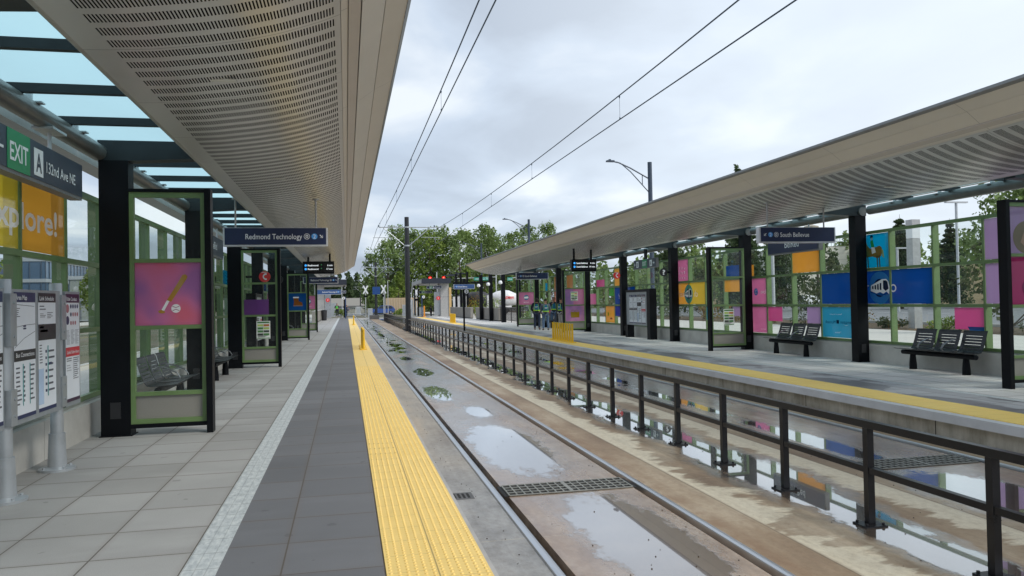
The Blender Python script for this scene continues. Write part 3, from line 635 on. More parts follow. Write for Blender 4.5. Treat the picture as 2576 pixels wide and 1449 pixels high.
# --- left wall
t, inv = gwall('left', 1, 'left glass wall bay with the orange explore lettering under the exit sign', [(3, 2, ORL), (2, 2, YLL)])
WT(t, inv, 'left', 'explore!', Fw, 7.92, 2.42, .27, 1.84, bold=.02)
t, inv = gwall('left', 2, 'left glass wall bay with a pink phone panel seen through the baseball screen', [(1, 2, 'lpink'), (1, 0, 'tan', (0, .5, 0, 1))])
yp = sum(bay_y(2, 1))/2; shape(t, inv, 'left', NVY, [(yp-.12, 2.25), (yp+.12, 2.25), (yp+.12, 2.68), (yp-.12, 2.68)], 1); shape(t, inv, 'left', Fc, [(yp-.09, 2.27), (yp+.09, 2.27), (yp+.09, 2.5), (yp-.09, 2.5)], 2)
t, inv = gwall('left', 3, 'left glass wall bay with the green and blue panel and a portrait beneath the station name sign', [(3, 2, 'green', (0, 1, .75, 1)), (3, 2, 'cyan', (0, 1, .25, .75)), (3, 2, 'grey', (0, 1, 0, .25)), (3, 1, 'grey'), (3, 0, 'lightblue')])
y3 = sum(bay_y(3, 3))/2; shape(t, inv, 'left', BRN, circ(y3, 1.78, .34, ry=1.25), 1); shape(t, inv, 'left', SKIN, circ(y3, 1.72, .29, ry=.8), 2)
for q in (-.09, .09): shape(t, inv, 'left', BRN, circ(y3+q, 1.78, .02, ry=2), 3)
shape(t, inv, 'left', film('film_lip', (.6, .2, .2)), circ(y3, 1.58, .018, ry=4), 3)
t, inv = gwall('left', 4, 'left glass wall bay with tan and cyan panels seen through the second screen', [(2, 2, 'tan'), (1, 2, 'cyan', (0, 1, 0, .5)), (3, 1, 'lightblue'), (2, 1, 'cyan', (.4, 1, .5, 1))])
for b_, lb in ((5, 'left glass wall bay of clear panes past the second screen'), (6, 'left glass wall bay before the boot screen'), (7, 'left glass wall bay past the boot screen'), (8, 'left glass wall bay before the pink screen'), (9, 'left glass wall bay at the far end of the left canopy')):
    gwall('left', b_, lb, [(2, 1, 'pink'), (1, 2, 'blue')] if b_ in (6, 8) else [])
for x0, x1, s in ((-3.34, -3.12, 'left'), (11.93, 12.16, 'right')):
    b = MB(); 
    for i in range(11): b.box(x0, x1, -7.5+5.5*i+.004, -7.5+5.5*(i+1)-.004, -.01, .413)
    tag(b.build('plinth_wall', CONC), f'low grey concrete plinth under the glass wall of the {s} platform', 'low wall', 'concrete plinths')
# ================================================================ windscreens (green frames perpendicular to the track)
PERF = mat('grey_perforated_panel', (.26, .25, .22), .6, .2, .5, .12, 200)
def windscreen(x0, x1, y, label, arts, postx):
    """x0 column side, x1 outer side"""
    lo, hi = min(x0, x1), max(x0, x1); sg = 1 if x1 > x0 else -1
    t = thing('wind_screen', label, 'wind screen', (postx, y, 0), 0, 'green framed wind screens'); ox = -postx
    B = lambda mb, n, m: mb.build(n, m, t, (ox, 0, 0))
    pw = .075; a, b = (lo+.002, hi-pw) if sg > 0 else (lo+pw, hi-.002)
    px0, px1 = (hi-pw, hi) if sg > 0 else (lo, lo+pw)
    B(MB().box(px0, px1, -.09, .09, 0, 3.07), 'post', BLK); B(MB().box(a, b-.0005, -.05, .05, 3.03, 3.07), 'top_beam', BLK); B(MB().box(a, b-.0005, -.05, .05, .09, .14), 'bottom_beam', BLK)
    for (q0, q1) in ((a+.001, a+.055), (b-.056, b-.002)): B(MB().box(q0, q1, -.035, .035, .141, 3.029), 'stile', GRN)
    g0, g1 = a+.0552, b-.0562
    for z0, z1 in ((.141, .20), (.485, .535), (1.31, 1.36), (2.145, 2.195), (2.965, 3.029)): B(MB().box(g0, g1, -.033, .033, z0, z1), 'rail', GRN)
    B(MB().box(g0, g1, -.006, .006, .2002, .4848), 'base_panel', PERF)
    Z = [(.5352, 1.3098), (1.3602, 2.1448), (2.1952, 2.9648)]
    for r in range(3): B(MB().quad((g0, 0, Z[r][0]), (g1, 0, Z[r][0]), (g1, 0, Z[r][1]), (g0, 0, Z[r][1])), 'glass_pane', GL)
    def P(row, m, u0, u1, v0, v1, lay=1, name='printed_panel'):
        X0, X1 = g0+(g1-g0)*u0, g0+(g1-g0)*u1; z0 = Z[row][0]+(Z[row][1]-Z[row][0])*v0; z1 = Z[row][0]+(Z[row][1]-Z[row][0])*v1
        return B(MB().box(X0, X1, -.003-.003*lay, -.001-.003*lay, z0, z1), name, m)
    def SH(row, m, pts, lay=2, name='picture'):
        cx_ = (g0+g1)/2; cz = sum(Z[row])/2
        mb = MB(); mb.poly([(cx_+q[0], -.004-.003*lay, cz+q[1]) for q in pts]); return mb.build(name, m, t, (ox, 0, 0), fix=False)
    arts(P, SH, t, ox, (g0+g1)/2, Z)
    return t
def grad(name, c0, c1, c2):
    k = NT(name); n = k.noise(k.pos(), 1.5, 2); c = k.ramp(n, (.35, c0), (.5, c1), (.65, c2))
    d = k.n('ShaderNodeBsdfDiffuse'); k.put(d.inputs[0], c); tr = k.n('ShaderNodeBsdfTranslucent'); k.put(tr.inputs[0], c); m = k.n('ShaderNodeMixShader'); m.inputs[0].default_value = .45; k.put(m.inputs[1], d.outputs[0]); k.put(m.inputs[2], tr.outputs[0]); return k.done(m.outputs[0])
GP = grad('magenta_gradient_film', (.82, .24, .34), (.76, .28, .50), (.52, .24, .52)); PP = grad('pink_purple_gradient_film', (.78, .40, .60), (.55, .30, .55), (.38, .24, .48))
POSTER = mat('poster_paper', (.75, .77, .72), .5); PG = mat('poster_green', (.06, .20, .05), .5); PK = mat('poster_dark', (.04, .05, .04), .5); PO = mat('poster_orange', (.45, .15, .03), .5); PY = mat('poster_lime', (.40, .52, .12), .5)
def poster(t, ox, x, z, w=.3, h=.44, y=-.012):
    o = MB().box(x-w/2, x+w/2, y-.003, y, z-h/2, z+h/2).build('poster', POSTER, t, (ox, 0, 0))
    def q(m, u0, u1, v0, v1): 
        b = MB(); b.box(x-w/2+w*u0, x-w/2+w*u1, y-.005, y-.0035, z-h/2+h*v0, z-h/2+h*v1); b.build('poster_block', m, o)
    q(PG, .06, .94, .88, .96); q(PG, .04, .96, .02, .06)
    k = 0
    for r in range(4):
        for c in range(2): q([PY, PO, PG, PY, PG, PK, PK, PG][k], .07+.44*c, .48+.44*c, .70-r*.17, .82-r*.17); k += 1
    b = MB()
    for i in range(3): b.box(x-w*.4, x+w*(.1+.1*i), y-.005, y-.0035, z-h/2+h*(.10+.03*i), z-h/2+h*(.115+.03*i))
    b.build('poster_print', PK, o)
def artL1(P, SH, t, ox, cx_, Z):
    P(1, GP, 0, 1, 0, 1)
    SH(1, film('film_bat', (.78, .62, .10)), [(-.02, -.08), (.10, .12), (.165, .235), (.20, .245), (.225, .22), (.215, .185), (.14, .07), (.03, -.10)])
    SH(1, Fw, [(-.085, -.20), (-.02, -.08), (.01, -.09), (-.055, -.215)]); SH(1, film('film_bat', (.78, .62, .10)), [(-.125, -.225), (-.115, -.205), (-.085, -.2), (-.05, -.215), (-.04, -.235), (-.075, -.245), (-.11, -.24)])
    SH(1, Fw, circ(.085, -.185, .055)); SH(1, film('film_pink_seam', (.6, .3, .4)), [(.04, -.16), (.05, -.155), (.085, -.17), (.12, -.155), (.13, -.16), (.085, -.178)], 3); SH(1, film('film_pink_seam', (.6, .3, .4)), [(.04, -.21), (.05, -.215), (.085, -.2), (.12, -.215), (.13, -.21), (.085, -.192)], 3)
windscreen(-2.63, -1.66, 10.42, 'nearest green framed screen on the left with a baseball bat on pink', artL1, -1.70)
def artL2(P, SH, t, ox, cx_, Z):
    P(1, F['purple'], 0, .78, 0, .5); poster(t, ox, cx_+.08, Z[0][0]+.43, .34, .46)
windscreen(-2.63, -1.66, 20.92, 'green framed screen on the left with a green poster and purple film', artL2, -1.70)
def boot(P, SH, t, ox, cx_, Z):
    P(1, F['blue'], 0, 1, 0, 1); SH(1, ORG, [(-.17, .17), (.05, .17), (.06, .03), (.20, -.03), (.23, -.12), (.22, -.16), (-.17, -.16), (-.15, .0)]); SH(1, Fw, [(-.19, .17), (.07, .17), (.07, .23), (-.19, .23)], 3); SH(1, SKIN, [(-.18, -.16), (.23, -.16), (.23, -.2), (-.18, -.2)], 3)
windscreen(-2.63, -1.66, 36.67, 'green framed screen on the left with a brown boot on blue', boot, -1.70)
def pk(P, SH, t, ox, cx_, Z):
    P(1, F['lpink'], 0, 1, 0, 1); SH(1, F['lightblue'], circ(0, .06, .16)); SH(1, Fw, [(-.14, .0), (.10, .0), (.14, .08), (.1, .13), (-.14, .1)], 3)
    txt('BELRED', Fw, t, (ox+cx_, -.016, Z[1][0]+.12), XP, ZP, .06, .34, 'C')
windscreen(-2.63, -1.66, 47.17, 'farthest green framed screen on the left with a pink panel', pk, -1.70)
def portrait(P, SH, t, ox, cx_, Z):
    P(2, F['lav'], 0, 1, 0, 1); P(1, F['magenta'], 0, 1, 0, 1); SH(2, film('film_hat', (.40, .36, .22)), circ(-.15, -.12, .27)); SH(2, SKIN, [(-.1, -.36), (-.28, -.2), (-.2, -.02), (.05, .05), (.25, 0), (.3, -.36)], 3); SH(1, film('film_plum', (.35, .04, .2)), circ(-.1, -.12, .17))
windscreen(11.63, 10.46, 10.62, 'nearest green framed screen on the right, cut by the photo edge, with magenta film', portrait, 10.5)
def artR2(P, SH, t, ox, cx_, Z):
    poster(t, ox, cx_+.02, Z[0][0]+.45, .34, .48)
windscreen(11.63, 10.46, 21.12, 'clear green framed screen on the right with a poster in its lower pane', artR2, 10.5)
def bag(P, SH, t, ox, cx_, Z):
    P(1, PP, 0, .44, 0, 1); P(1, F['lpink'], .44, 1, 0, 1); poster(t, ox, cx_-.02, Z[1][0]+.42, .36, .46, -.02)
    P(0, PP, 0, 1, 0, 1); SH(0, film('film_mustard', (.62, .50, .04)), [(-.2, -.2), (.22, -.2), (.24, .08), (-.22, .08)])
    for q in (-.1, .1):
        o_ = [(q+a, b) for a, b in circ(0, .08, .10, 0, 180, 12)]; i_ = [(q+a, b) for a, b in circ(0, .08, .085, 0, 180, 12)]
        SH(0, film('film_mustard', (.62, .50, .04)), o_+i_[::-1], 3)
windscreen(11.63, 10.46, 36.87, 'green framed screen on the right with a shopping bag picture on purple', bag, 10.5)
windscreen(11.63, 10.46, 47.37, 'farthest green framed screen on the right with a pink panel', pk, 10.5)
# ================================================================ signs
ALU = mat('aluminium_trim', (.62, .63, .64), .35, .5); SW = emis('sign_white', (.80, .84, .88), .62) if False else mat('sign_white_letter', (.82, .84, .86), .4, 0, .3, .02)
ROD = mat('hanger_rod', (.35, .35, .34), .4, .5)
def train_icon(t, x, y, z, r, nrm=-1):
    b = MB(); b.v += []; 
    o_ = [(x+a, y, z+b_) for a, b_ in [(r*math.cos(q*math.pi/12), r*math.sin(q*math.pi/12)) for q in range(24)]]
    i_ = [(x+a*.86, y, z+b_*.86) for a, b_ in [(r*math.cos(q*math.pi/12), r*math.sin(q*math.pi/12)) for q in range(24)]]
    for i in range(24): j = (i+1) % 24; b.quad(o_[i], o_[j], i_[j], i_[i])
    s = r*.45
    b.poly([(x-s, y, z-s*.7), (x+s, y, z-s*.7), (x+s, y, z+s*.7), (x+s*.5, y, z+s*1.2), (x-s*.5, y, z+s*1.2), (x-s, y, z+s*.7)])
    b.quad((x-s*1.1, y, z-s*1.5), (x-s*.7, y, z-s*1.5), (x-s*.2, y, z-s*.8), (x-s*.6, y, z-s*.8)); b.quad((x+s*1.1, y, z-s*1.5), (x+s*.7, y, z-s*1.5), (x+s*.2, y, z-s*.8), (x+s*.6, y, z-s*.8))
    b.build('train_symbol', SW, t, fix=False)
    MB().quad((x-s*.6, y-.002, z-s*.2), (x+s*.6, y-.002, z-s*.2), (x+s*.6, y-.002, z+s*.6), (x-s*.6, y-.002, z+s*.6)).build('symbol_window', NAVY, t, fix=False)
def arrow(t, x, y, z, s, dirx, m=None, dz=-1):
    b = MB(); c = Vector((x, y, z)); d = Vector((dirx, 0, dz)).normalized(); n = Vector((-d.z, 0, d.x)); 
    if dirx == 0 and False: pass
    P = lambda u, v: tuple(c+d*u+n*v)
    b.quad(P(-s, -s*.16), P(s*.7, -s*.16), P(s*.7, s*.16), P(-s, s*.16))
    for q in (1, -1): b.quad(P(s, 0), P(s*.72, q*s*.28), P(-s*.12, q*s*.95), P(s*.06, q*s*.62) if False else P(s*.1, q*s*.55))
    b.build('arrow', m or SW, t, fix=False)
def hang_sign(name, label, xa, xb, y, z0, z1, kind, text, face=NAVY, rods=(), ztop=3.5, group='hanging destination signs', d=.14):
    xm = (xa+xb)/2; t = thing(name, label, 'sign', (xm, y, z0), 0, group); w = xb-xa; h = z1-z0
    MB().box(-w/2, w/2, -d/2, d/2, 0, h).build('sign_case', ALU, t); m = .03
    MB().box(-w/2+m, w/2-m, -d/2-.006, -d/2-.0005, m*.9, h-.008).build('sign_face', face, t)
    for r in rods: MB().tube([(r-xm, 0, h), (r-xm, 0, ztop-z0)], .017, 8).disc((r-xm, 0, ztop-z0-.01), .06, ZP, .02, 14).build('hanger_rod', ROD, t)
    yf = -d/2-.009; zc = h*.52; hc = h*.30
    if kind == 'R':   # text, train, 2, arrow at right
        arrow(t, w/2-.115, yf, zc, h*.12, 1); b = MB().disc((w/2-.24, yf+.001, zc), h*.16, YN, .003); b.build('line_badge', LB, t); txt('2', SW, t, (w/2-.24, yf-.003, zc), XP, ZP, h*.22, None, 'C', vc=True)
        train_icon(t, w/2-.375, yf, zc, h*.16); txt(text, SW, t, (w/2-.46, yf, zc), XP, ZP, hc*.95, min(w-.85, 1.08*1.05), 'R', vc=True, bold=.006)
    else:
        arrow(t, -w/2+.125, yf, zc, h*.12, -1); MB().disc((-w/2+.25, yf+.001, zc), h*.16, YN, .003).build('line_badge', LB, t); txt('2', SW, t, (-w/2+.25, yf-.003, zc), XP, ZP, h*.22, None, 'C', vc=True)
        train_icon(t, -w/2+.385, yf, zc, h*.16); txt(text, SW, t, (-w/2+.475, yf, zc), XP, ZP, hc*.95, .68, 'L', vc=True, bold=.006)
    return t
hang_sign('hanging_sign', 'large navy hanging sign reading Redmond Technology over the left platform', -2.16, -.315, 14.8, 2.67, 3.01, 'R', 'Redmond Technology', rods=(-1.95, -.53), ztop=3.55)
hang_sign('hanging_sign', 'large navy hanging sign reading South Bellevue over the right platform', 8.49, 10.28, 14.8, 2.70, 3.03, 'L', 'South Bellevue', rods=(8.72, 10.05), ztop=3.55)
hang_sign('hanging_sign', 'smaller looking navy Redmond Technology sign just beyond the arrivals screen', -2.16, -.39, 41.3, 2.70, 3.04, 'R', 'Redmond Technology', rods=(-1.9, -.6), ztop=3.55)
hang_sign('hanging_sign', 'navy South Bellevue sign above the standing group of staff', 9.04, 10.84, 41.0, 2.76, 3.12, 'L', 'South Bellevue', rods=(9.3, 10.5), ztop=3.5)
hang_sign('hanging_sign', 'farthest blue Redmond Technology sign on the left platform', -2.2, -.35, 62, 2.40, 2.78, 'R', 'Redmond Technology', mat('bright_navy_face', (.03, .08, .22), .4), rods=(), group='hanging destination signs')
hang_sign('hanging_sign', 'blue South Bellevue sign on an arm past the right canopy end', 8.9, 10.7, 65, 2.72, 3.12, 'L', 'South Bellevue', MATS['bright_navy_face'], rods=())
SCR = mat('screen_black', (.006, .006, .008), .2); EW = emis('screen_white_pixels', (.80, .86, .90), .8); EB = emis('screen_blue_pixels', (.05, .35, .95), .9); EG = emis('screen_green_pixels', (.1, .5, .2), .5)
def arrivals(label, xa, xb, y, z0, z1, dest, mins, posts, ztop, cone=False):
    xm = (xa+xb)/2; w = xb-xa; h = z1-z0; t = thing('arrivals_screen', label, 'screen', (xm, y, z0), 0, 'arrivals screens')
    b = MB(); b.box(-w/2, w/2, -.11, .11, 0, h); b.build('housing', BLK, t)
    MB().box(-w/2+.03, w/2-.03, -.114, -.1105, .05, h-.03).build('display', SCR, t)
    for p in posts: MB().box(p-xm-.035, p-xm+.035, -.035, .035, h, ztop-z0).build('hanger_post', BLK, t)
    MB().lathe([(.0, -.09), (.04, -.08), (.055, -.03), (.05, 0)], (w*.42, 0, 0), 14).build('camera_dome', SILV, t, smooth=True)
    for r in (0, 1):
        zz = h*(.68-.30*r)
        MB().disc((-w/2+.11, -.117, zz), h*.085, YN, .003, 16).build('line_dot', EB, t)
        txt(dest, EW, t, (-w/2+.19, -.117, zz), XP, ZP, h*.13, .40*w/1.2 if len(dest) < 8 else .5*w/1.1, 'L', vc=True, bold=.01); txt(mins[r], EW, t, (w/2-.06, -.117, zz), XP, ZP, h*.13, None, 'R', vc=True, bold=.01)
        MB().disc((w/2-.06-.42, -.117, zz+.02), h*.03, YN, .003, 8).build('live_mark', EG, t)
    return t
arrivals('black arrivals screen listing Redmond 6 min and 17 min under the left canopy', -1.62, -.44, 31.0, 2.80, 3.28, 'Redmond', ('6 min', '17 min'), (-1.42, -.60), 3.6)
arrivals('black arrivals screen listing South Bellevue 4 min and 14 min under the right canopy', 8.60, 9.60, 29.0, 2.70, 3.17, 'South Bellevue', ('4 min', '14 min'), (8.72, 9.42), 3.6)
# --- parallel signs on the wall line (text along +y on the left side, -y on the right)
def wallsign(label, x, ya, yb, z0, z1, n, cat='sign', d=.12):
    t = thing('hanging_sign', label, cat, (x, (ya+yb)/2, z0), 0, 'signs hung along the walls'); w = yb-ya; h = z1-z0
    MB().box(-d/2, d/2, -w/2, w/2, 0, h).build('sign_case', mat('sign_case_grey', (.16, .165, .17), .45), t)
    MB().box(n*d/2+(.0005 if n > 0 else -.005), n*d/2+(.005 if n > 0 else -.0005), -w/2+.0, w/2-.0, .035, h-.005).build('sign_face', NAVY2, t)
    return t, w, h, n*(d/2+.008)
t, w, h, xf = wallsign('grey navy exit sign to 132nd Ave NE above the orange explore panel', -2.95, 6.6, 9.50, 2.80, 3.20, 1)
MB().box(xf-.002, xf+.002, 7.52-8.05, 8.02-8.05, .035, h-.005).build('exit_panel', EXITG, t)
txt('EXIT', SW, t, (xf+.004, 7.57-8.05, h*.30), YP, ZP, .165, .40, bold=.015)
MB().box(xf-.002, xf+.002, 8.12-8.05, 8.34-8.05, .07, h-.07).build('letter_plate', SW, t); txt('A', NAVY2, t, (xf+.004, 8.23-8.05, h*.27), YP, ZP, .18, .14, 'C', bold=.02)
txt('132nd Ave NE', SW, t, (xf+.004, 8.42-8.05, h*.34), YP, ZP, .11, .83, bold=.004)
MB().box(xf-.001, xf+.003, 7.30-8.05, 7.44-8.05, h*.5-.012, h*.5+.012).build('arrow', SW, t)
for y in (7.0, 8.72): MB().tube([(0, y-8.05, h), (0, y-8.05, .75)], .02, 8).box(-.1, .1, y-8.05-.19, y-8.05+.19, .60, .625).build('hanger', SILV, t)
t, w, h, xf = wallsign('station name sign reading BelRed on the left wall beyond the nearest screen', -2.95, 17.3, 19.7, 2.72, 3.18, 1)
txt('BelRed', SW, t, (xf+.002, -.05, h*.36), YP, ZP, .17, .62, 'C')
for y in (-.7, .7): MB().tube([(0, y, h), (0, y, .75)], .02, 8).build('hanger', SILV, t)
t, w, h, xf = wallsign('station name sign reading BelRed partly hidden behind the South Bellevue sign', 11.72, 17.4, 19.8, 2.72, 3.16, -1)
MB().box(xf-.001, xf+.001, -w/2+.05, w/2-.05, .04, h-.02).build('name_face', NAVY, t); txt('BelRed', SW, t, (xf-.003, 0, h*.36), YN, ZP, .19, .66, 'C')
for y in (-.7, .7): MB().tube([(0, y, h), (0, y, .7)], .02, 8).build('hanger', SILV, t)
t, w, h, xf = wallsign('green exit sign with arrows to A and B above the right information board', 11.6, 27.6, 29.9, 2.78, 3.14, -1)
MB().box(xf-.002, xf+.002, -.28, .22, .01, h-.005).build('exit_panel', EXITG, t); txt('EXIT', SW, t, (xf-.004, -.03, h*.3), YN, ZP, .16, .38, 'C', bold=.015)
for yy, s, ay_ in ((.72, 'B', 1.0), (-.68, 'A', -.95)):
    MB().box(xf-.002, xf+.002, yy-.12, yy+.12, .06, h-.06).build('letter_plate', SW, t); txt(s, NAVY2, t, (xf-.004, yy, h*.28), YN, ZP, .15, .12, 'C', bold=.02)
    q = 1 if ay_ > 0 else -1; MB().box(xf-.003, xf, min(ay_-.08, ay_+.08), max(ay_-.08, ay_+.08), h*.5-.012, h*.5+.012).poly([(xf-.003, ay_+q*.11, h*.5), (xf-.003, ay_+q*.02, h*.5+.07), (xf-.003, ay_+q*.02, h*.5-.07)]).build('arrow', SW, t, fix=False)
MB().box(-.03, .03, -.1, .1, h, .75).build('hanger', BLK, t)
# round signs
REDS = mat('emergency_red', (.72, .03, .03), .4)
def roundsign(label, x, y, z, kind, r=.15, armx=None):
    t = thing('round_sign', label, 'round sign', (x, y, z), 0, 'round signs'); m = REDS if kind == 'E' else mat('help_black', (.01, .01, .012), .35)
    MB().disc((0, 0, 0), r, YN, .04, 32).build('sign_disc', m, t)
    if armx: MB().box(min(r*.8, armx) if armx > 0 else armx, max(r*.8, armx) if armx > 0 else -r*.8, -.015, .015, -.03, .03).build('bracket_arm', BLK, t)
    if kind == 'E':
        b = MB(); P = [(math.cos(q), math.sin(q)) for q in [R(110+14*i) for i in range(11)]]
        o_ = [(.035+p[0]*.085, p[1]*.085) for p in P]; i_ = [(.035+p[0]*.055, p[1]*.05) for p in P]
        for i in range(10): b.quad((o_[i][0], -.023, o_[i][1]), (o_[i+1][0], -.023, o_[i+1][1]), (i_[i+1][0], -.023, i_[i+1][1]), (i_[i][0], -.023, i_[i][1]))
        for q in (1, -1): b.box(.0, .055, -.0235, -.0225, q*.07-.02, q*.07+.02)
        b.build('handset_symbol', SW, t, fix=False)
        txt('EMERGENCY', SW, t, (0, -.024, .105), XP, ZP, .022, .16, 'C', bold=.02)
    else: txt('?', SW, t, (0, -.024, 0), XP, ZP, .17, .11, 'C', bold=.035, vc=True)
    return t
roundsign('red emergency phone disc seen through the poster screen on the left', -2.18, 22.2, 2.39, 'E', armx=-.5)
roundsign('black question mark disc on the left platform beyond the poster screen', -2.20, 26.8, 2.46, '?', armx=-.5)
roundsign('red emergency phone disc between the fourth and fifth right columns', 11.3, 31.3, 2.60, 'E', armx=.35)
roundsign('black question mark disc beside the third right column', 11.42, 26.6, 2.54, '?', armx=.35)
# ================================================================ information signs
PAP = mat('printed_paper', (.78, .82, .86), .35, 0, .3, .02); INK = mat('print_ink', (.10, .11, .13), .5); INKB = mat('header_navy', (.02, .03, .10), .4); INKK = mat('header_black', (.02, .02, .025), .4); INKP = mat('header_plum', (.05, .015, .05), .4); REDH = mat('alert_red', (.62, .03, .05), .4); TEAL = mat('route_teal', (.10, .36, .36), .5); BLU = mat('pale_blue_print', (.45, .58, .75), .5)
FRG = mat('sign_frame_grey', (.36, .39, .41), .45, .4)
def info_panel(t, xf, n, ya, yb, z0, z1, kind, parent=None, small=False):
    """printed case between ya..yb (world-like local y) facing n*x; xf is face x"""
    d = 1 if n > 0 else -1
    def Bx(m, u0, u1, v0, v1, lay, name, par):
        # u along reading direction
        Y0, Y1 = (ya+(yb-ya)*u0, ya+(yb-ya)*u1) if n > 0 else (yb-(yb-ya)*u0, yb-(yb-ya)*u1)
        return MB().box(*sorted((xf+n*.002*lay, xf+n*(.002*lay+.0015))), *sorted((Y0, Y1)), z0+(z1-z0)*v0, z0+(z1-z0)*v1).build(name, m, par)
    rd = YP if n > 0 else YN
    def T(s, m, u, v, h, w=None): 
        Y = ya+(yb-ya)*u if n > 0 else yb-(yb-ya)*u
        return txt(s, m, p, (xf+n*.009, Y, z0+(z1-z0)*v), rd, ZP, h, w, bold=.008)
    W_ = yb-ya; Hh = z1-z0
    p = Bx(PAP, 0, 1, 0, 1, 1, 'poster', t)
    Bx(INKB if kind != 'conduct' else INKP, 0, 1, 0, .03, 2, 'footer', p)
    def lines(u0, u1, v0, v1, n_, m=INK, frac=.35, rag=True, name='small_print'):
        b = MB(); r_ = random.Random(int(u0*100+v0*1000))
        for i in range(n_):
            v = v0+(v1-v0)*(i+.5)/n_; uu = u0+(u1-u0)*(r_.uniform(.55, 1) if rag else 1); hh = (v1-v0)/n_*frac*.5
            Y0, Y1 = (ya+W_*u0, ya+W_*uu) if n > 0 else (yb-W_*u0, yb-W_*uu)
            b.box(*sorted((xf+n*.0045, xf+n*.0055)), *sorted((Y0, Y1)), z0+Hh*(v-hh), z0+Hh*(v+hh))
        b.build(name, m, p)
    if kind == 'map':
        Bx(INKB, 0, 1, .92, 1, 2, 'header', p); T('Area Map', SW, .06, .94, .032*Hh*1.15, W_*.52)
        Bx(INKK, 0, 1, .455, .54, 2, 'header', p); T('Bus Connections', SW, .06, .487, .03*Hh*1.15, W_*.85)
        lines(.06, .28, .80, .88, 5); lines(.42, .60, .70, .74, 2, INKB, .6)
        b = MB(); r_ = random.Random(3)
        Q = [((.0, .72), (.5, .735)), ((.5, .735), (1, .74)), ((.02, .56), (.45, .63)), ((.45, .63), (.98, .68)), ((.1, .90), (.95, .885)), ((.35, .885), (.37, .91))]
        for (u0, v0), (u1, v1) in Q:
            Y = lambda u: ya+W_*u if n > 0 else yb-W_*u
            b.quad((xf+n*.005, Y(u0), z0+Hh*v0), (xf+n*.005, Y(u1), z0+Hh*v1), (xf+n*.005, Y(u1), z0+Hh*(v1+.004)), (xf+n*.005, Y(u0), z0+Hh*(v0+.004)))
        b.build('map_lines', INK, p, fix=False)
        for u in (.38, .70): Bx(TEAL, u, u+.025, .10, .43, 3, 'route_line', p)
        lines(.08, .34, .10, .42, 9); lines(.74, .95, .12, .43, 8); lines(.42, .5, .12, .42, 8, INK, .5)
    elif kind == 'sched':
        Bx(INKK, 0, 1, .92, 1, 2, 'header', p); T('Link', SW, .05, .937, .032*Hh*1.15, W_*.26); T('Schedule', SW, .36, .937, .03*Hh*1.15, W_*.50)
        Bx(INKK, 0, 1, .60, .735, 2, 'band', p); lines(.08, .45, .70, .72, 1, PAP, .8); lines(.10, .75, .665, .69, 1, PAP, .8)
        lines(.08, .5, .85, .90, 2); lines(.1, .42, .79, .83, 3); lines(.5, .85, .78, .84, 4)
        Bx(BLU, 0, .28, .06, .36, 2, 'shaded_column', p); lines(.06, .26, .40, .57, 7)
        Bx(TEAL, .50, .54, .12, .55, 3, 'route_line', p); lines(.57, .98, .14, .53, 7, INK, .30); lines(.38, .47, .14, .53, 7, INKB, .4); Bx(INKB, .56, .72, .385, .405, 4, 'stop_badge', p)
    elif kind == 'conduct':
        Bx(INKP, 0, 1, .92, 1, 2, 'header', p); T('Rider Conduct', SW, .05, .937, .03*Hh*1.15, W_*.75)
        b = MB(); b2 = MB()
        def dsc(B_, u, v, r, k_=16): 
            Y = ya+W_*u if n > 0 else yb-W_*u; B_.poly([(xf+n*.005, Y+r*math.cos(2*math.pi*i/k_), z0+Hh*v+r*math.sin(2*math.pi*i/k_)) for i in range(k_)])
        dsc(b2, .14, .865, .045); 
        for i in range(4): dsc(b, .38+.16*i, .885, .022)
        dsc(b, .14, .755, .045); dsc(b, .38, .81, .022)
        for i in range(3): dsc(b2, .54+.16*i, .81, .022)
        for i in range(3): dsc(b2, .38+.16*i, .73, .022)
        b.build('rule_symbols', INKB, p, fix=False); b2.build('prohibition_symbols', mat('prohibit_red', (.45, .18, .20), .5), p, fix=False)
        for k_ in range(3): lines(.06+.31*k_, .33+.31*k_, .53, .67, 12, mat('fine_print', (.4, .42, .45), .5), .5)
        Bx(REDH, 0, 1, .42, .505, 2, 'alert_header', p); T('Link', SW, .05, .445, .032*Hh, W_*.28); T('Rider Alerts', SW, .37, .445, .03*Hh, W_*.56)
        lines(.06, .45, .37, .41, 2); lines(.06, .48, .28, .35, 3, mat('fine_print', (.4, .42, .45), .5)); lines(.52, .95, .20, .41, 11)
    return p
# near left post-mounted sign
t = thing('information_sign', 'grey post mounted rider information sign with maps at the left edge of the photo', 'information sign', (-2.78, 7.16, 0))
PF = mat('sign_post_grey', (.42, .45, .47), .4, .5, .5, .1, 6)
for i, (y, xo) in enumerate(((7.16, 0), (8.43, -.03))):
    yy = y-7.16
    MB().lathe([(.0, 0), (.165, 0), (.165, .022), (.12, .03), (.085, .04), (.085, .045), (.072, .36), (.072, .362), (.058, .362), (.058, 1.83), (.054, 1.84), (0, 1.84)], (xo, yy, 0), 28).build('post', PF, t, smooth=True)
    b = MB()
    for q in range(4): b.lathe([(.014, .022), (.014, .04), (.0, .045)], (xo+.13*math.cos(q*1.57+.8), yy+.13*math.sin(q*1.57+.8), 0), 8)
    b.build('base_bolts', SILV, t)
    for z0, z1 in ((1.28, 1.72), (.62, .92)):
        cl = MB().box(xo+.0, xo+.075, yy-.062, yy+.062, z0, z1).build('clamp', PF, t)
        b = MB()
        for zz in (z0+.08, z1-.08): b.disc((xo+.078, yy+.01, zz), .014, XP, .01, 10)
        b.build('clamp_bolts', SILV, cl)
FX = .03
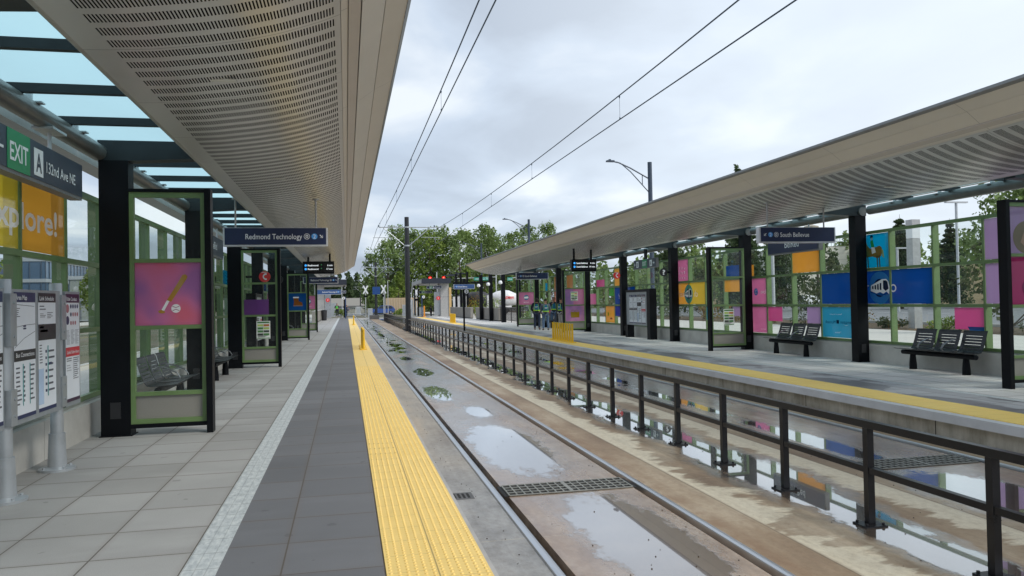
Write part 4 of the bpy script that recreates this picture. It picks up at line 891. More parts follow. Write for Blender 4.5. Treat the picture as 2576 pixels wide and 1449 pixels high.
for (a_, b_) in ((6.62-7.16, 7.08-7.16), (7.235-7.16, 8.365-7.16), (8.50-7.16, 8.93-7.16)):
    MB().box(.0, FX, a_, b_, .60, 1.76).build('panel_frame', FRG, t)
info_panel(t, FX, 1, 7.27-7.16, 7.73-7.16, .645, 1.735, 'map'); info_panel(t, FX, 1, 7.80-7.16, 8.23-7.16, .645, 1.735, 'sched'); info_panel(t, FX, 1, 8.50-7.16, 8.90-7.16, .645, 1.735, 'conduct'); info_panel(t, FX, 1, 6.65-7.16, 7.05-7.16, .645, 1.735, 'map')
def bigboard(x, ya, yb, n, label):
    t = thing('information_board', label, 'information board', (x, ya, 0), 0, 'black framed information boards'); L_ = yb-ya
    MB().box(-.14, .14, -.08, .24, 0, 1.97).build('end_post', BLK, t); MB().box(-.14, .14, L_-.10, L_+.18, 0, .52).build('end_post', BLK, t)
    MB().box(-.10, .10, .242, L_+.18, 1.86, 1.965).build('top_beam', BLK, t); MB().box(-.08, .08, .242, L_+.18, .521, 1.859).build('cabinet', FRG, t)
    MB().box(-.11, .11, L_+.181, L_+.21, .521, 1.965).build('edge_trim', BLK, t)
    w = (L_-.65)/4
    for i, k_ in enumerate(('map', 'map', 'sched', 'conduct')):
        if n < 0: y1 = L_-.18-w*i; y0 = y1-w+.04
        else: y0 = .42+w*i; y1 = y0+w-.04
        info_panel(t, n*.081, n, y0, y1, .60, 1.75, k_)
    return t
bigboard(11.55, 28.05, 30.5, -1, 'black framed information board with white posters on the right platform')
bigboard(-2.75, 24.0, 26.3, 1, 'black framed information board seen through the poster screen on the left platform')
# ================================================================ benches
BENCH = mat('bench_black_steel', (.025, .027, .03), .35, .4, .5, .1); ARM = mat('bench_armrest_grey', (.28, .29, .30), .3, .6)
def bench(label, x, y, n):
    """n = direction the sitter faces (+1 = +x); length along y, centred"""
    t = thing('bench', label, 'bench', (x, y, 0), 0 if n > 0 else math.pi, 'three seat platform benches')
    prof = [(.34, .44), (.30, .425), (.1, .41), (-.02, .405), (-.08, .42), (-.12, .47), (-.17, .60), (-.23, .80), (-.25, .83)]
    for k in range(3):
        yc = (k-1)*.64; b = MB(); hw = .29
        def strips(p, q, holes):
            pass
        segs = []
        # seat & back as slatted shells: rails between slots
        import bisect
        tot = [0]
        for p, q in zip(prof, prof[1:]): tot.append(tot[-1]+math.hypot(q[0]-p[0], q[1]-p[1]))
        def at(s):
            i = min(max(bisect.bisect(tot, s)-1, 0), len(prof)-2); u = (s-tot[i])/(tot[i+1]-tot[i]); return (prof[i][0]+(prof[i+1][0]-prof[i][0])*u, prof[i][1]+(prof[i+1][1]-prof[i][1])*u)
        N = 60; holes = {6, 10, 14, 18, 32, 36, 40, 44, 48, 52}
        for i in range(N):
            s0, s1 = tot[-1]*i/N, tot[-1]*(i+1)/N; p, q = at(s0), at(s1); th = .006
            spans = [(-hw, hw)] if i not in holes else [(-hw, -hw+.09), (hw-.09, hw)]
            for a, c in spans:
                b.skin([[(p[0], yc+a, p[1]), (q[0], yc+a, q[1]), (q[0]+th*.3, yc+a, q[1]+th), (p[0]+th*.3, yc+a, p[1]+th)], [(p[0], yc+c, p[1]), (q[0], yc+c, q[1]), (q[0]+th*.3, yc+c, q[1]+th), (p[0]+th*.3, yc+c, p[1]+th)]])
        b.build('seat_shell', BENCH, t)
    MB().tube([(.08, -.98, .35), (.08, .98, .35)], .05, 12).build('beam', BLK, t, smooth=True)
    for yy in (-.71, .71): MB().lathe([(.075, 0), (.072, .12), (.055, .30), (.055, .345)], (.06, yy, 0), 16).build('leg', BLK, t, smooth=True)
    for yy in (-.32, .32):
        P = [(-.12, yy, .45), (.02, yy, .425), (.22, yy, .435), (.27, yy, .48), (.22, yy, .56), (.08, yy, .63), (-.08, yy, .665), (-.15, yy, .66)]
        b = MB(); rings = []
        for i, p in enumerate(P):
            w_ = .03 if i > 3 else .02; rings.append([(p[0], yy-w_, p[2]-.008), (p[0], yy+w_, p[2]-.008), (p[0], yy+w_, p[2]+.008), (p[0], yy-w_, p[2]+.008)])
        b.skin(rings); b.build('armrest', ARM, t)
    return t
b0 = bench('black three seat bench on the right platform nearest the camera', 11.62, 13.36, -1)
dup(b0, (11.66, 18.68, 0), math.pi, 'black three seat bench on the right platform under the love to ride panel')
dup(b0, (-2.83, 13.3, 0), 0, 'black three seat bench seen through the baseball screen on the left')
dup(b0, (-2.83, 18.3, 0), 0, 'black three seat bench jutting out past the nearest left screen')
dup(b0, (-2.83, 39.5, 0), 0, 'black three seat bench seen through the boot screen')
dup(b0, (11.66, 43.9, 0), math.pi, 'black three seat bench near the far end of the right platform')
# ================================================================ fence between the tracks
def fence(y0, n, label, raised=None):
    t = thing('track_fence', label, 'fence', (4.2, y0, -.33), 0, 'fences between the tracks'); L_ = 1.26*(n-1)
    zt = .86
    MB().box(-.03, .03, -.03, L_+.03, zt-.06, zt).build('top_rail', FEN, t)
    b = MB()
    for i in range(n-1): b.box(-.025, .025, i*1.26+.0305, (i+1)*1.26-.0305, .43, .48)
    b.build('mid_rail', FEN, t)
    pp = MB(); pp.box(-.03, .03, -.03, .03, .0125, zt-.0605); p0 = pp.build('post', FEN, t)
    bp = MB(); bp.box(-.10, .10, -.09, .09, 0, .012)
    for sx in (-1, 1):
        for sy in (-1, 1): bp.lathe([(.012, .012), (.012, .03), (0, .034)], (sx*.075, sy*.065, 0), 8)
    q0 = bp.build('base_plate', FEN, p0)
    for i in range(1, n):
        c = p0.copy(); COL.objects.link(c); c.location = (0, i*1.26, 0)
        q = q0.copy(); COL.objects.link(q); q.parent = c
    return t
FEN = mat('fence_black_paint', (.012, .012, .014), .30, .0, .35, .15, 6)
fence(5.66-1.26*3, 42, 'long low black rail fence standing between the two tracks')
fence(55.6, 28, 'far length of low black fence beyond the overhead line mast')
# ================================================================ overhead line
MASTM = mat('mast_black', (.018, .02, .024), .4); CAB = mat('wire_copper_dark', (.03, .06, .10), .5); GALV = MATS['galvanised_steel']
INS = mat('insulator_blue_grey', (.10, .14, .18), .4)
def mast(y, label, h=8.0, arms=True):
    t = thing('catenary_mast', label, 'mast', (4.25, y, -.33), 0, 'overhead line masts')
    MB().lathe([(.30, 0), (.30, .03), (.19, .031), (.19, .9), (.175, 4.5), (.155, h), (0, h)], (0, 0, 0), 18).build('pole', MASTM, t, smooth=True)
    if arms:
        z = 7.28
        MB().tube([(-1.95, 0, z), (2.65, 0, z)], .035, 8).build('cross_tube', GALV, t)
        for sg in (-1, 1):
            MB().tube([(sg*.15, 0, 5.98), (sg*1.6, 0, z-.05)], .03, 8).build('strut', GALV, t)
            MB().tube([(sg*1.0, 0, 6.72-.15), (sg*2.35, 0, 6.55)], .02, 6).tube([(sg*2.0, 0, 6.55), (sg*2.0, 0, 6.22)], .012, 6).build('steady_arm', GALV, t)
            MB().lathe([(.04, 0), (.06, .03), (.04, .06), (.06, .09), (.04, .12)], (sg*1.95, 0, z+.03), 10).build('insulator', INS, t)
        MB().disc((0, 0, z), .19, ZP, .10, 18).build('collar', GALV, t); MB().disc((0, 0, 5.98), .20, ZP, .10, 18).build('collar', GALV, t)
    return t
mast(54.7, 'tall black overhead line mast with cross arms standing in the fence line')
mast(114, 'second overhead line mast with a small blue box beyond the fence end'); mast(176, 'third overhead line mast far down the track'); mast(240, 'farthest overhead line mast near the hills')
tag(MB().box(3.75, 4.85, 113.55, 113.78, 3.0, 4.1).build('signal_box', mat('box_dark_blue', (.01, .06, .22), .4)), 'small blue equipment box fixed to the second mast', 'equipment box')
def wire(x, label, zs, r):
    """zs: list of (y,z)"""
    pts = []
    for (ya, za), (yb, zb), sag in zs:
        for i in range(16): u = i/16; pts.append((x, ya+(yb-ya)*u, za+(zb-za)*u-4*sag*u*(1-u)))
    pts.append((x, zs[-1][1][0], zs[-1][1][1])); 
    o = MB().tube(pts, r, 6).build('overhead_wire', CAB); tag(o, label, 'overhead wire', 'overhead wires')
def mes_z(y):
    a = [(-6, 54.7), (54.7, 114), (114, 176), (176, 240)]
    for p, q in a:
        if y <= q: u = (y-p)/(q-p); return 6.95-4*.52*u*(1-u)
    return 6.95
for x, s in ((2.19, 'near track'), (6.32, 'far track')):
    k_ = -.03 if x < 3 else -.12
    tag(MB().tube([(x, y, mes_z(y)+k_) for y in [-6+i*4.1 for i in range(61)]], .014, 6).build('messenger_wire', CAB), f'upper messenger wire over the {s}', 'overhead wire', 'overhead wires')
    tag(MB().tube([(x, y, (5.95 if x < 3 else 5.78)+.0*y) for y in range(-6, 244, 10)], .013, 6).build('contact_wire', CAB), f'lower contact wire over the {s}', 'overhead wire', 'overhead wires')
    ords = ['nearest', 'second', 'third', 'fourth', 'fifth', 'sixth']
    for i, y in enumerate([17.5 if x < 3 else 17.05, 25.8, 33.4, 42, 50]):
        zc = 5.95 if x < 3 else 5.78
        b = MB().tube([(x, y, zc), (x, y, mes_z(y)+k_)], .004, 5).lathe([(.01, zc), (.018, zc+.03), (.004, zc+.06)], (x, y, 0), 6).lathe([(.004, mes_z(y)+k_-.08), (.02, mes_z(y)+k_-.03), (.012, mes_z(y)+k_)], (x, y, 0), 6)
        tag(b.build('wire_dropper', CAB), f'thin dropper tying the two wires over the {s}, {ords[i]} from the camera', 'wire dropper', 'wire droppers')
#@@PART2@@
# ================================================================ bollards
for lab, x, y0 in (('near row of yellow delineator posts on the left tactile strip', .57, 27.4), ('far row of yellow delineator posts on the left tactile strip', .55, 60.7), ('near row of nine yellow delineator posts on the right tactile strip', 8.18, 27.6), ('far row of yellow delineator posts on the right tactile strip', 8.25, 59.7)):
    t = thing('delineator_rack', lab, 'delineator posts', (x, y0, .004), 0, 'rows of yellow delineator posts')
    MB().box(-.12, .12, -.12, 2.9, 0, .025).build('base_plate', YEL, t)
    for i in range(9):
        if i == 0: mb = MB().lathe([(.06, .0255), (.045, .035), (.04, .66), (.044, .66), (.044, .70), (.0, .71)], (0, 0, 0), 12); p0 = mb.build('post', YEL, t, smooth=True)
        else: c = p0.copy(); COL.objects.link(c); c.location = (0, i*.34, 0)
# ================================================================ drains
GR = mat('drain_grate_steel', (.30, .30, .27), .5, .5, .5, .2, 12); DK = mat('drain_dark', (.01, .01, .01), .8)
def grate(label, x0, x1, y0, y1):
    t = thing('drain_grate', label, 'drain grate', ((x0+x1)/2, (y0+y1)/2, -.33), 0, 'track drain grates'); w = (x1-x0)/2; d = (y1-y0)/2
    MB().box(-w-.05, w+.05, -d, d, .0005, .003).build('pit', DK, t)
    b = MB(); n = int(w*2/.075)
    for i in range(n+1): x = -w+i*2*w/n; b.box(x-.007, x+.007, -d, d, .004, .0128)
    for i in range(5): y = -d+i*2*d/4; b.box(-w, w, y-.008, y+.008, .0045, .0135)
    b.box(-.02, .02, -d, d, .0042, .0138)
    b.build('grid', GR, t)
grate('rectangular steel drain grate between the rails of the near track', 1.53, 2.80, 7.42, 7.83); grate('rectangular steel drain grate between the rails of the far track', 5.66, 6.88, 7.40, 7.80)
t = thing('drain_grate', 'small square drain with slots beside the yellow strip', 'drain grate', (1.08, 7.57, -.33)); MB().box(-.11, .11, -.13, .13, 0, .003).build('frame', mat('cast_iron', (.12, .12, .12), .6, .3), t)
b = MB()
for i in range(4): b.box(-.085+i*.045, -.06+i*.045, -.09, .09, .0032, .004)
b.build('slots', DK, t)
# ================================================================ platform end markers
def marker(label, x, y, z0, top, num, r, m, side):
    t = thing('stop_marker', label, 'stop marker', (x, y, z0), 0, 'numbered stop markers'); h = top-z0
    MB().box(-.055, .055, -.03, .03, 0, h).build('post', m, t)
    MB().disc((side*(r+.04), -.04, h-r*.9), r, YN, .02, 24).build('number_disc', SW, t); txt(num, INKK, t, (side*(r+.04), -.055, h-r*.9), XP, ZP, r*1.1, None, 'C', vc=True, bold=.03)
NB = mat('navy_post', (.02, .05, .13), .4)
marker('black post with a white number two disc standing beside the far track', 7.55, 50.3, -.33, 2.42, '2', .14, BLK, 1)
marker('navy post with a white number four disc at the end of the left platform', -.07, 91, 0, 2.5, '4', .16, NB, -1)
marker('navy post with a white number four disc at the end of the right platform', 8.45, 88.5, 0, 2.45, '4', .16, NB, 1)
tag(MB().lathe([(.22, 0), (.2, .06), (.09, .1), (.085, 1.25), (.1, 1.26), (0, 1.3)], (8.85, 90.0, 0), 14).build('orange_bollard', mat('orange_paint', (.75, .28, .02), .5)), 'tall orange bollard at the end of the right tactile strip', 'bollard')
# ================================================================ platform ends: parapets, shelters, bins
PAR = mat('parapet_concrete', (.25, .235, .21), .8, 0, .3, .12, 1.5, .2, 40)
for lab, x0, x1, y0, y1 in (('grey parapet wall starting just past the left canopy', -2.85, -2.6, 67.5, 88), ('nearer grey parapet wall past the right canopy', 11.95, 12.2, 61, 72.2), ('farther grey parapet wall beside the bin on the right platform', 11.75, 12.0, 74, 89)):
    t = thing('parapet_wall', lab, 'low wall', ((x0+x1)/2, y0, 0), 0, 'parapet walls'); w = (x1-x0)/2
    MB().box(-w, w, 0, y1-y0, .08, 1.04).build('wall', PAR, t); MB().box(-w-.03, w+.03, -.02, y1-y0+.02, 1.042, 1.09).build('coping', mat('coping_concrete', (.36, .35, .33), .7), t); MB().box(-w+.03, w-.03, .1, y1-y0-.1, 0, .079).build('plinth', BLK, t)
DKM = mat('dark_roof_fascia', (.02, .025, .04), .45); LG = mat('light_grey_cladding', (.40, .40, .39), .5, .1); SOFG = mat('shelter_soffit', (.33, .33, .31), .6); WOOD = mat('ochre_panel', (.62, .42, .18), .6)
def shelter(side):
    L = side == 'left'; x0, x1 = (-3.6, .08) if L else (8.6, 12.05)
    t = thing('ticket_shelter', f'flat roofed ticket shelter with dark fascia at the end of the {side} platform', 'shelter', ((x0+x1)/2, 90, 0), 0, 'ticket shelters'); w = (x1-x0)/2
    MB().box(-w, w, 0, .2, 3.86, 4.48).build('front_fascia', DKM, t); MB().box(-w, w, .201, 14, 3.95, 4.40).build('roof', LG, t); 
    wx = (-w+.05, -w+1.1) if L else (w-1.15, w-.15)
    b = MB(); b.box(*wx, 1, 4, 0, 3.948); b.build('wall_box', LG, t)
    b = MB(); b.box(wx[0]-.004, wx[1]+.004, .99, 4.01, 2.28, 2.30); b.build('panel_seam', DKM, t)
    if not L: MB().box(w-.149, w+.12, .9, 1.2, 0, 3.4).build('side_panel', WOOD, t)
    gx = w-1.9 if not L else -w+1.2
    MB().box(gx, gx+.7, 1.2, 1.3, .1, 2.9).build('ticket_machine', mat('machine_steel', (.42, .44, .46), .3, .6), t)
    for px in (-w+.3, w-.3):
        for py in (8, 13): MB().box(px-.08, px+.08, py-.08, py+.08, 0, 3.948).build('post', BLK, t)
shelter('left'); shelter('right')
roundsign('red emergency phone disc on the ticket shelter of the right platform', 10.55, 90.4, 2.15, 'E', .22)
roundsign('red emergency phone disc on the ticket shelter of the left platform', -2.05, 90.4, 2.15, 'E', .22)
def exitsign(label, xa, xb, y, z0, z1):
    t = thing('exit_sign', label, 'sign', ((xa+xb)/2, y, z0), 0, 'small exit signs'); w = xb-xa; h = z1-z0
    MB().box(-w/2, w/2, -.05, .05, 0, h).build('sign_case', ALU, t); MB().box(-w/2+.03, w/2-.03, -.056, -.0505, .03, h-.02).build('sign_face', NAVY, t)
    MB().box(-w*.32, -w*.12, -.060, -.0565, .03, h-.02).build('exit_panel', EXITG, t); txt('EXIT', SW, t, (-w*.22, -.064, h/2), XP, ZP, h*.5, w*.17, 'C', vc=True, bold=.02)
    txt('132nd Ave NE', SW, t, (0, -.062, h/2), XP, ZP, h*.34, w*.42, 'L', vc=True); MB().box(-w*.09, -w*.03, -.061, -.0565, h*.25, h*.75).build('letter_plate', SW, t)
    for q in (-.3, .3): MB().box(w*q-.02, w*q+.02, -.02, .02, h, h+.5).build('hanger', BLK, t)
exitsign('exit sign hanging below the dark roof edge of the right shelter', 9.25, 11.0, 90.6, 3.25, 3.62); exitsign('lower exit sign deep under the right shelter roof', 9.2, 10.9, 100, 2.85, 3.2); exitsign('exit sign under the left shelter roof', -1.7, .0, 90.6, 2.9, 3.22)
def bin_(label, x, y):
    t = thing('litter_bin', label, 'litter bin', (x, y, 0), 0, 'litter bins'); MB().lathe([(.0, .02), (.24, .02), (.26, .06), (.30, .95), (.31, 1.0)], (0, 0, 0), 16).build('body', mat('bin_dark', (.03, .03, .035), .5, 0, .5, .3, 20), t, smooth=True); MB().lathe([(.315, 1.001), (.30, 1.04), (.15, 1.1), (.14, 1.06), (0, 1.06)], (0, 0, 0), 16).build('lid', BLK, t, smooth=True)
bin_('black litter bin beside the farther right parapet wall', 11.3, 91.5); bin_('black litter bin at the end of the left parapet wall', -2.25, 82)
for k_, y in enumerate((58.0, 63.2, 67.9, 78)):
    t = thing('light_column', f'tall black square light column past the right canopy, {["nearest", "second", "third", "farthest"][k_]} of four', 'light column', (11.75, y, 0), 0, 'black light columns'); MB().box(-.15, .15, -.15, .15, 0, 4.0).build('post', BLK, t)
    MB().lathe([(0, 0), (.14, .05), (.16, .16), (.1, .28), (0, .3)], (-.25, -.25, 2.9), 8).build('lamp_head', WHT, t); MB().tube([(-.14, -.14, 3.05), (-.25, -.25, 3.05)], .02, 6).build('lamp_arm', BLK, t)
    if k_ == 1: MB().box(-2.9, -.151, 1.75, 1.85, 3.16, 3.30).box(-.1, .1, .151, 1.85, 3.16, 3.30).build('sign_arm', BLK, t)
for k_, (x, z) in enumerate(((13.75, 5.25), (14.5, 5.4), (15.5, 5.6))):
    t = thing('area_light', f'black area light pole with flat head, {["lowest", "middle", "tallest"][k_]} of three behind the right shelter', 'area light', (x, 98+k_, 0), 0, 'area lights'); MB().box(-.13, .13, -.13, .13, 0, z).build('pole', BLK, t); MB().box(-1.5, -.35, -.2, .2, z-.28, z-.14).box(-.35, -.13, -.04, .04, z-.24, z-.18).build('lamp_head', DKM, t)
# railings at the far ends
def railing(label, x, y, ln, rz=0, m=None):
    t = thing('railing', label, 'railing', (x, y, 0), rz, 'railings at the platform ends'); b = MB(); m = m or FEN
    for z in (.12, 1.05): b.box(0, ln, -.02, .02, z, z+.04)
    b.build('rails', m, t); b = MB()
    for i in range(int(ln/.14)): b.box(i*.14, i*.14+.016, -.008, .008, .1605, 1.049)
    b.build('balusters', m, t); b = MB()
    for i in range(int(ln/2)+1): b.box(i*2-.025, i*2+.025, -.025, .025, 0, 1.12)
    b.build('posts', m, t)
railing('black railing between the right canopy end and the nearer parapet', 12.15, 53, 8, R(90)); railing('black railing under the right shelter roof', 8.9, 99, 3.2); railing('white railing by the crossing left of the tracks', -4.5, 128, 7.5, 0, WHT)
# ================================================================ outside ground
SIDE = mat('pale_sidewalk', (.52, .50, .46), .75, 0, .3, .08, .8, .15, 40); CURB = mat('curb_concrete', (.5, .49, .46), .7)
struct(MB().box(12.33, 23.6, -10, 140, -.3, .0).build('sidewalk', SIDE)); struct(MB().box(23.6, 28.4, -10, 140, -.3, .02).build('planting_bed', mat('mulch', (.10, .075, .05), .95, 0, .2, .4, 6, .5, 30)))
struct(MB().box(28.4, 28.6, -10, 140, -.3, .14).box(64, 64.2, -10, 140, -.3, .14).build('kerb', CURB)); struct(MB().box(28.6, 64, -10, 139, -.3, -.01).build('side_road', mat('side_asphalt', (.17, .175, .185), .6, 0, .4, .12, .7, .2, 60)))
b = MB()
for y in range(-5, 135, 3): b.box(46, 46.12, y, y+2.2, -.0095, -.004)
b.box(31, 31.12, -10, 135, -.0095, -.004)
for y in range(10, 120, 3): b.box(56, 62, y, y+.12, -.0095, -.004)
struct(b.build('road_marking', WHT))
struct(MB().box(64.2, 140, -10, 138, -.3, .05).build('car_park', MATS['side_asphalt']))
emb = MB(); emb.quad((70, 40, .06), (70, 160, .06), (95, 160, 6), (95, 40, 6)); emb.quad((95, 40, 6), (95, 160, 6), (140, 160, 7), (140, 40, 7)); struct(emb.build('hill', mat('embankment_soil', (.20, .16, .09), .95, 0, .2, .3, .5)))
struct(MB().box(-7.2, -3.36, -10, 138, -.3, .0).build('sidewalk_left', SIDE)); struct(MB().box(-7.4, -7.2, -10, 138, -.3, .03).build('kerb_left', CURB)); struct(MB().box(-26, -7.4, -10, 138, -.3, -.06).build('street_left', MATS['side_asphalt']))
b = MB(); b.box(-16.9, -16.75, -10, 138, -.0595, -.055).box(-16.6, -16.45, -10, 138, -.0595, -.055)
for y in range(-8, 138, 4): b.box(-12.1, -12, y, y+2, -.0595, -.055)
struct(b.build('lane_marking_left', mat('faded_lane_paint', (.65, .55, .3), .6)))
struct(MB().box(-32, -26, -10, 138, -.3, .04).build('sidewalk_across_street', SIDE))
# ================================================================ vegetation
NPR = np.random.RandomState(5)
def leafmat(name, c0, c1, c2):
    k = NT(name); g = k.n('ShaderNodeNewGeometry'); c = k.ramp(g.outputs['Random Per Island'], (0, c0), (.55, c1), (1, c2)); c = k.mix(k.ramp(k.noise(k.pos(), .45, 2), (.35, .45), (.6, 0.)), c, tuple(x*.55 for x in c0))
    d = k.n('ShaderNodeBsdfDiffuse'); k.put(d.inputs[0], c); t = k.n('ShaderNodeBsdfTranslucent'); k.put(t.inputs[0], c); m = k.n('ShaderNodeMixShader'); m.inputs[0].default_value = .42; k.put(m.inputs[1], d.outputs[0]); k.put(m.inputs[2], t.outputs[0])
    return k.done(m.outputs[0])
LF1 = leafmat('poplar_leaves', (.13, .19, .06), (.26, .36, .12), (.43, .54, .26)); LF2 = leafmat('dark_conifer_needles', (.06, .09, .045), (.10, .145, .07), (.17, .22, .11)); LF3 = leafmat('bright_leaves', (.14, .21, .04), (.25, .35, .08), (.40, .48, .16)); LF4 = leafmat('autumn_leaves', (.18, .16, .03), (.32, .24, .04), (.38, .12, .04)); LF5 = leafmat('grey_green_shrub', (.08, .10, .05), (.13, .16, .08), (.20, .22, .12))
BARK = mat('bark', (.13, .11, .085), .9, 0, .2, .25, 8)
def leaves(cen, rad, n, size, squash=1.):
    """n quads around each of the clump centres -> (verts, faces)"""
    C = np.repeat(np.array(cen), n, 0); Rr = np.repeat(np.array(rad), n); k = len(C)
    d = NPR.normal(size=(k, 3)); d /= np.linalg.norm(d, axis=1)[:, None]; r = NPR.uniform(.25, 1, k)**.6
    P = C+d*(r*Rr)[:, None]*np.array([1, 1, squash])
    u = NPR.normal(size=(k, 3)); u /= np.linalg.norm(u, axis=1)[:, None]; w = np.cross(u, NPR.normal(size=(k, 3))); w /= np.linalg.norm(w, axis=1)[:, None]
    s = size*NPR.uniform(.6, 1.4, k)[:, None]
    V = np.stack([P-u*s, P-w*s*.55, P+u*s, P+w*s*.55], 1).reshape(-1, 3)
    return V
def leafmesh(V, name, m, parent):
    me = bpy.data.meshes.new(name); n = len(V)//4; me.vertices.add(len(V)); me.vertices.foreach_set('co', V.astype(np.float32).ravel()); me.loops.add(len(V)); me.loops.foreach_set('vertex_index', np.arange(len(V), dtype=np.int32)); me.polygons.add(n); me.polygons.foreach_set('loop_start', np.arange(0, len(V), 4, dtype=np.int32)); me.update(calc_edges=True); me.materials.append(m)
    o = bpy.data.objects.new(name, me); COL.objects.link(o); o.parent = parent; return o
def tree(label, x, y, h, w, m=None, base=.12, clumps=60, n=36, size=.22, group='trees beyond the platforms', kind='tree', lean=0, cat='tree'):
    m = m or LF1; t = thing(kind, label, cat, (x, y, -.1), 0, group); b = MB()
    tr = .012*h+.05; pts = [(0, 0, 0), (.02*h*rnd.uniform(-1, 1), 0, h*.35), (lean*h*.1+.02*h*rnd.uniform(-1, 1), 0, h*.7), (lean*h*.2, 0, h*.95)]
    b.tube(pts, [tr*1.3, tr, tr*.5, .02], 7); cen = []; rad = []
    for i in range(clumps):
        u = rnd.random()**.85; z = h*(base+(1-base)*u); env = (math.sin(math.pi*min(1, (.12+u*.88))**.8)**.7)*w/2*(1-.25*u) if kind != 'poplar_tree' else w/2*(.45+.55*math.sin(math.pi*min(1, u*.75+.12)))*(1 if u < .82 else .35+.65*(1-u)/.18)
        a = rnd.uniform(0, 2*math.pi); r = env*rnd.uniform(.25, 1.0)
        c = (lean*h*.2*u+r*math.cos(a), r*math.sin(a), z); cen.append(c); rad.append(rnd.uniform(.08, .17)*w*(1.1-.45*u))
        if i % 3 == 0: b.tube([(lean*h*.2*u*.7, 0, max(.3, z-r*1.1-.3)), c], [tr*.35*(1-u*.6), .015], 5)
    b.build('trunk', BARK, t); leafmesh(leaves(cen, rad, n, size, 1.25), 'crown', m, t); return t
px = [5.5, 8.7, 11.6, 14.6, 17.6, 20.6, 23.9, 27.5, 30.5, 34.0, 37.5, 41.5, 45.3, 49.5]; ph = [12.5, 15.0, 18.6, 18.2, 17.6, 18.4, 16.8, 17.4, 18.6, 16.8, 16.6, 18.6, 18.9, 16.0]
nm = ['leftmost sparse', 'second slim', 'third tall', 'fourth broad', 'fifth', 'sixth tall', 'seventh', 'eighth', 'ninth tall', 'tenth', 'eleventh broad', 'twelfth', 'thirteenth', 'rightmost']
for i, (x, h) in enumerate(zip(px, ph)): tree(f'{nm[i]} poplar of the tall row behind the crossing, counted from the left', x, 170+rnd.uniform(-7, 7), h*rnd.uniform(.96, 1.04), 10.5 if i else 5.5, LF1 if i not in (4, 7) else LF3, .03, 150 if i else 60, 30, .27, 'row of poplars behind the crossing', 'poplar_tree')
for i in range(9): tree(f'leafy understorey tree in front of the poplar row, {["first", "second", "third", "fourth", "fifth", "sixth", "seventh", "eighth", "ninth"][i]} from the left', 6+i*4.6, 160+rnd.uniform(-3, 3), rnd.uniform(6, 9.5), 6.0, LF3 if i % 3 else LF1, .0, 45, 34, .28, 'understorey trees by the crossing', 'understorey_tree')
q = [(26, 70, 8.5), (31, 84, 11), (37, 92, 12), (34, 75, 9), (44, 98, 12), (52, 104, 12.5), (46, 82, 10.5), (60, 100, 12), (55, 88, 10)]
for i, (x, y, h) in enumerate(q): tree(f'broad tree seen through the right glass wall, {["first", "second", "third", "fourth", "fifth", "sixth", "seventh", "eighth", "ninth"][i]} from the canopy end', x*1.25, y*1.05, h*.92, 6.0, LF1 if i % 3 else LF2, .12, 46, 34, .24, 'trees across the side road', 'broadleaf_tree')
tree('large leafy tree above the right glass wall near the photo edge', 66, 64, 16.5, 14, LF1, .18, 120, 50, .26, kind='broadleaf_tree'); tree('large leafy tree at the right photo edge, nearer than its neighbour', 74, 60, 17, 13, LF1, .15, 100, 50, .26, kind='broadleaf_tree')
tree('dark treetop peeking faintly over the right canopy roof', 35.9, 66, 13.9, 3.4, LF2, .3, 50, 24, .16, kind='broadleaf_tree')
def conifer(label, x, y, h, w, m=LF2, size=.16, lv=16, group='conifers across the side road'):
    t = thing('conifer_tree', label, 'conifer', (x, y, -.1), 0, group); b = MB(); b.tube([(0, 0, 0), (0, 0, h)], [.02*h, .015], 7); cen = []; rad = []
    for i in range(lv):
        u = i/lv; z = h*(.1+.88*u); r = w/2*(1-u)**.85+.08
        for j in range(6):
            a = j*1.047+i*.6+rnd.uniform(-.2, .2); rr = r*rnd.uniform(.75, 1.1); b.tube([(0, 0, z+.1), (rr*math.cos(a), rr*math.sin(a), z-.12*rr)], [.02, .008], 4)
            for q_ in (.35, .65, .95): cen.append((rr*q_*math.cos(a), rr*q_*math.sin(a), z-.1*rr*q_)); rad.append(.15*w*(1.1-u*.7)*(1.1-q_*.4))
    b.build('trunk', BARK, t); leafmesh(leaves(cen, rad, 26, size, .8), 'crown', m, t); return t
conifer('dark conical fir beside the grey totem through the right glass', 58, 72, 10.2, 5.0); conifer('second dark fir just right of the grey totem', 66, 74, 10.0, 4.4); conifer('small fir left of the horse rider panel', 54, 96, 13, 5)
conifer('dark fir through the upper panes above the right information board', 34, 62, 9, 4.5); conifer('dark fir seen left of the leaning clear screen', 46, 76, 11, 5.5)
for i, (x, y, h) in enumerate(((24.9, 25.0, 4.3), (25.2, 36.5, 3.4), (25.4, 52, 3.6))): tree(['sparse young pine planted behind the nearest right bench', 'sparse young pine behind the second right bench', 'young pine behind the mirrored choices panel'][i], x, y, h, 3.4, LF5, .25, 34, 22, .12, 'young pines in the planting bed', 'pine_tree')
def shrub(label, x, y, w, h, m, n=16, group='shrubs in the planting bed', leaf=.07):
    t = thing('shrub', label, 'shrub', (x, y, .0), 0, group); cen = [(rnd.uniform(-w/2, w/2), rnd.uniform(-w/2, w/2), rnd.uniform(.1, h*.85)) for _ in range(n)]
    b = MB()
    for c in cen[::2]: b.tube([(c[0]*.2, c[1]*.2, 0), c], [.015, .006], 4)
    b.build('stems', BARK, t); leafmesh(leaves(cen, [.22*max(w, h)]*n, 26, leaf), 'foliage', m, t)
